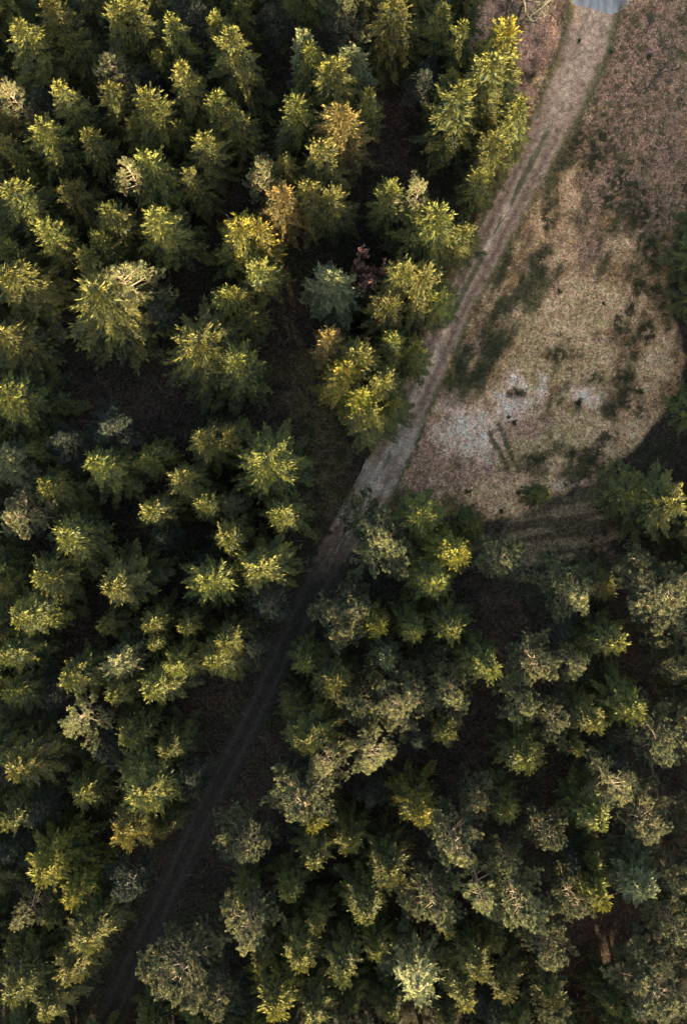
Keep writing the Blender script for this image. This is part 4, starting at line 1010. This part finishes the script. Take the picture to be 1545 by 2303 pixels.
    (1079, 2776, 69, 'P', 1, "dim pine beyond the bottom edge below left of the bottom right corner pine"),
    (1191, 2744, 72, 'S', 1, "dim spruce beyond the bottom edge below the dark blue-green fir"),
    (1299, 2761, 76, 'S', 1, "large dim spruce beyond the bottom edge below the bottom right corner pine"),
    (1460, 2775, 69, 'S', 1, "dim spruce beyond the bottom edge below the orange-limbed right pine"),
    (1556, 2757, 68, 'P', 1, "dim pine beyond the right edge below the bottom right corner pine"),
    (1707, 2755, 72, 'P', 1, "dim pine beyond the right edge below right of the bottom right corner pine"),
    (1716, 1235, 63, 'S', 1, "dim spruce beyond the right edge below right of the bright right-edge spruce"),
    (1732, 1359, 66, 'P', 1, "dim pine beyond the right edge right of the huge pale pine"),
    (1729, 1490, 63, 'S', 1, "dim spruce beyond the right edge below right of the huge pale pine"),
    (1739, 1616, 66, 'S', 1, "dim spruce beyond the right edge above right of the orange-limbed right pine"),
    (1710, 1737, 67, 'P', 1, "dim pine beyond the right edge above right of the orange-limbed right pine"),
    (1712, 1883, 73, 'P', 1, "dim pine beyond the right edge right of the orange-limbed right pine"),
    (1740, 2015, 62, 'S', 1, "dim spruce beyond the right edge right of the dark blue-green fir"),
    (1719, 2145, 64, 'P', 1, "dim pine beyond the right edge above right of the bottom right corner pine"),
    (1723, 2294, 72, 'S', 1, "dim spruce beyond the right edge right of the bottom right corner pine"),
    (1719, 2424, 65, 'S', 1, "dim spruce beyond the right edge below right of the bottom right corner pine"),
    (-62, 2478, 70, 'S', 1, "dim spruce beyond the left edge below the bottom corner spruce"),
    (46, 2494, 70, 'S', 1, "dim spruce beyond the bottom edge below the bottom corner spruce"),
    (178, 2480, 70, 'S', 1, "dim spruce beyond the bottom edge below left of the tall grey pine"),
    (271, 2506, 70, 'S', 1, "dim spruce beyond the bottom edge below left of the cream-tipped pine"),
    (1764, 169, 70, 'S', 2, "shadowy spruce beyond the right edge right of the puddle"),
    (1761, 277, 70, 'S', 2, "shadowy spruce beyond the right edge below right of the puddle"),
    (1754, 401, 70, 'S', 2, "shadowy spruce beyond the right edge below right of the golden spruce below bare trunks"),
    (1777, 520, 70, 'S', 2, "shadowy spruce beyond the right edge above right of the bright right-edge spruce"),
    (1760, 682, 70, 'S', 2, "shadowy spruce beyond the right edge above the huge pale pine"),
    (1764, 818, 70, 'S', 2, "shadowy spruce beyond the right edge above right of the huge pale pine"),
    (1752, 931, 70, 'S', 2, "shadowy spruce beyond the right edge above right of the round tufted pine"),
    (1767, 1079, 70, 'S', 2, "shadowy spruce beyond the right edge right of the bright right-edge spruce"),
    (1772, 1172, 70, 'S', 2, "shadowy spruce beyond the right edge right of the round tufted pine"),
    (-118, 2558, 72, 'S', 1, "dim spruce beyond the left edge below left of the bottom corner spruce"),
    (-3, 2557, 72, 'S', 1, "dim spruce beyond the left edge below left of the tall grey pine"),
    (112, 2550, 72, 'S', 1, "dim spruce beyond the bottom edge below the broad golden spruce"),
    (232, 2558, 72, 'S', 1, "dim spruce beyond the bottom edge below left of the leaning-limbed pine"),
    (338, 2562, 72, 'S', 1, "dim spruce beyond the bottom edge below right of the broad golden spruce"),
    (439, 2563, 72, 'S', 1, "dim spruce beyond the bottom edge below left of the star-topped spruce"),
    (556, 2531, 72, 'S', 1, "dim spruce beyond the bottom edge below the leaning-limbed pine"),
    (666, 2551, 72, 'S', 1, "dim spruce beyond the bottom edge below the two-toned pine"),
    (780, 2542, 72, 'S', 1, "dim spruce beyond the bottom edge below left of the heavy warm pine"),
    (876, 2545, 72, 'S', 1, "dim spruce beyond the bottom edge below right of the leaning-limbed pine"),
    (-46, 2671, 72, 'S', 1, "dim spruce beyond the left edge below the broad golden spruce"),
    (81, 2709, 72, 'S', 1, "dim spruce beyond the bottom edge below the lush yellow spruce"),
    (167, 2674, 72, 'S', 1, "dim spruce beyond the bottom edge below the lower left-edge spruce"),
    (277, 2677, 72, 'S', 1, "dim spruce beyond the bottom edge below left of the two-toned pine"),
    (409, 2699, 72, 'S', 1, "dim spruce beyond the bottom edge below left of the dark spruce with the gold tip"),
    (509, 2674, 72, 'S', 1, "dim spruce beyond the bottom edge below the pale radiating pine"),
    (601, 2696, 72, 'S', 1, "dim spruce beyond the bottom edge below the dark spruce with the gold tip"),
    (706, 2676, 72, 'S', 1, "dim spruce beyond the bottom edge below right of the lush yellow spruce"),
    (852, 2697, 72, 'S', 1, "dim spruce beyond the bottom edge below left of the dark blue-green fir"),
    (950, 2698, 72, 'S', 1, "dim spruce beyond the bottom edge below left of the fan-branched spruce"),
    (1120, 300, 60, 'S', 1, "dim green spruce below right of the feathery trackside spruce"),
    (1085, 390, 56, 'S', 0, "deeply shaded green spruce well below the feathery trackside spruce"),
    (1035, 520, 56, 'S', 0, "deeply shaded green spruce well right of the russet bush"),
    (990, 660, 55, 'S', 0, "deeply shaded green spruce well right of the pale fir"),
    (935, 780, 50, 'S', 0, "deeply shaded green spruce above right of the lower golden spruce"),
    (1168, 232, 55, 'S', 1, "dim green spruce right of the feathery trackside spruce"),
    (880, 905, 50, 'S', 0, "deeply shaded green spruce close right of the lower golden spruce"),
    (880, 2290, 52, 'S', 0, "deeply shaded green spruce close below left of the star-topped spruce"),
    (1012, 2312, 50, 'S', 0, "deeply shaded green spruce below right of the star-topped spruce"),
    (790, 2262, 46, 'S', 0, "small deeply shaded green spruce left of the star-topped spruce"),
    (845, 2150, 46, 'S', 0, "small deeply shaded green spruce above left of the star-topped spruce"),
    (560, 2330, 52, 'S', 0, "deeply shaded green spruce close below left of the bottom golden spruce"),
    (330, 2330, 50, 'S', 0, "deeply shaded green spruce below left of the tall grey pine"),
    (1390, 2275, 52, 'S', 0, "deeply shaded green spruce left of the bottom right corner pine"),
    (1120, 2130, 44, 'S', 0, "small deeply shaded green spruce close below left of the big yellow-tufted pine"),
]

rr = random.Random(3)
for i, (px, py, rp, kind, lit, label) in enumerate(TREES):
    h = (12.2, 15.4, 17.0, 18.3)[lit] + rr.uniform(-0.5, 0.5)
    if kind in 'PQ': h += (0.2, 0.6, 1.3, 2.0)[lit]
    R = rp / 20.5 * (1.12 if kind in 'SYRTF' else 1.0)
    x, y = at(px, py, h)
    plant(kind, rr.randrange(36), x, y, h, R, rr.uniform(0, 6.283), label, (rr.gauss(0, 0.02), rr.gauss(0, 0.02)))

# bare deciduous trees at the head of the clearing, the russet bush, low shrubs, fallen boughs
NAMES['B'] = ('bare_tree', 'bare tree', 'bare deciduous trees')
for sd in range(3): add_proto('B', *bare_tree(400 + sd), M['red'], M['dbark'], 14.0, 2.6)
for i, (px, py, h, lab) in enumerate([(1118, 56, 12, 'leftmost thin bare tree above the golden spruce beside the track'), (1156, 50, 15, 'straight bare tree directly above the golden spruce beside the track'),
        (1163, 52, 14, 'pale twisted bare tree just right of the straight bare one'), (1176, 60, 15.5, 'thick dark bare tree leaning right, nearest the track'),
        (1530, 45, 9, 'twiggy bare tree in the top right corner'), (1492, 120, 7, 'low tangle of a bare tree just below the top right corner'), (1556, 230, 8, 'bare twiggy tree on the right edge above a fallen bough')]):
    x, y = at(px, py)
    plant('B', i, x, y, h, 2.6 * h / 13, 1.3 * i, lab, (0, 0.05 if i == 3 else 0))
NAMES['D'] = ('russet_bush', 'bush', None)
add_proto('D', *bare_tree(450, H=6.0, R=2.4, stems=6, leaf=14), M['red'], M['dbark'], 6.0, 2.4)
x, y = at(822, 604, 11.0)
plant('D', 0, x, y, 13.0, 2.7, 0.4, 'russet pink-leaved bush in a dark gap between spruces')

def shrub(seed):
    r = np.random.default_rng(seed); K, T = Quads(), Quads()
    for k in range(16):
        a = r.uniform(0, 6.283); d = unit(np.array([math.cos(a), math.sin(a), r.uniform(0.4, 1.6)])); L_ = r.uniform(0.3, 0.62)
        P = [np.zeros(3), d * L_ * 0.5, d * L_ + np.array([0, 0, 0.04])]
        T.tube(P, [0.012, 0.008, 0.004], 3, 0.4)
        n = 26; w = r.uniform(0.25, 1.0, n); p = np.outer(w, d * L_); D = unit(r.normal(0, 0.7, (n, 3)) + d * 0.7)
        K.kites(p, D, r.uniform(0.09, 0.2, n), np.full(n, 0.06), unit(np.cross(D, r.normal(0, 1, (n, 3)))), r.random(n))
    return K, T
NAMES['L'] = ('low_shrub', 'shrub', 'low dark shrubs in the clearing')
for sd in range(3): add_proto('L', *shrub(500 + sd), M['shrub'], M['dbark'], 1.0, 1.0)
for i, (px, py, s, lab) in enumerate([(1299, 906, 1.2, 'dark shrub alone on the pale leaf patch, right side of the clearing'), (1075, 1167, 1.0, 'dark shrub on pale leaves at the lower left rim of the clearing'),
        (1127, 1150, 0.8, 'dark shrub low in the clearing, beside the pale lower rim'), (1050, 1105, 0.9, 'small dark shrub on pink leaves near the lower track'), (1165, 1108, 0.8, 'small dark shrub below the two old ruts'),
        (1143, 939, 0.7, 'small dark shrub on the edge of the white leaf patch'), (1156, 950, 0.8, 'dark shrub on pinkish leaves just right of the white patch'), (1258, 656, 0.8, 'dark shrub beside the peach patch, middle of the clearing'),
        (1355, 683, 0.7, 'small dark shrub alone on dry straw grass'), (1256, 752, 0.9, 'brownish dark shrub at the centre of the clearing'), (1205, 790, 0.8, 'dark shrub on the straw grass left of centre'),
        (1457, 128, 1.1, 'dark shrub at the foot of the bare tangle, top right'), (1374, 118, 0.9, 'dark shrub hugging the right side of the upper track'), (1302, 92, 0.9, 'dark grassy tuft standing in the middle of the upper track'),
        (1440, 880, 1.0, 'dark shrub on orange leaves near the right treeline'), (1381, 1053, 0.9, 'dark shrub near the lower right shade of the clearing')]):
    x, y = at(px, py)
    o = plant('L', i, x, y, s * 0.9, s, 1.7 * i, lab)
    if 'upper track' in lab and 'tuft' in lab: o.scale = (0.45, 1.15, 0.7); o.rotation_euler = (0, 0, -0.5)

def bough(pts, rad, seed):
    r = np.random.default_rng(seed); T = Quads()
    P = np.array([(*at(a, b), c) for a, b, c in pts]); o = P[0].copy(); o[2] = 0
    P = P - o
    n = len(P); T.tube(P, np.linspace(rad, rad * 0.35, n), 6, 0.1)
    for k in range(9):
        u = r.uniform(0.3, 1) * (n - 1); i = min(int(u), n - 2); b = P[i] + (P[i + 1] - P[i]) * (u - i)
        d = unit(P[-1] - P[0]); sd = unit(np.cross(d, [0, 0, 1])) * r.choice([-1, 1])
        e = b + (d * 0.7 + sd * r.uniform(0.4, 0.9) + np.array([0, 0, r.uniform(0, 0.25)])) * r.uniform(0.5, 1.3)
        T.tube([b, (b + e) / 2 + r.normal(0, 0.05, 3), e], [rad * 0.35, rad * 0.25, rad * 0.12], 4, 0.25)
    return T, o
for pts, rad, lab in [([(1446, 212, .12), (1462, 190, .13), (1478, 168, .16), (1500, 142, .3), (1516, 132, .5)], 0.11, 'long dark fallen bough on leaf litter in the upper right of the clearing'),
                      ([(1451, 76, .1), (1457, 60, .12), (1463, 42, .15), (1464, 24, .25)], 0.10, 'short dark fallen bough below the top right twigs'),
                      ([(1203, 106, .08), (1211, 97, .1), (1219, 88, .15)], 0.07, 'stub of fallen branch between the golden spruce and the track')]:
    T, o = bough(pts, rad, int(pts[0][0]))
    ob = link('fallen_bough', T.mesh('fallen_bough', M['dbark'], True)); ob.location = o
    tag(ob, lab, 'fallen bough', 'fallen boughs')
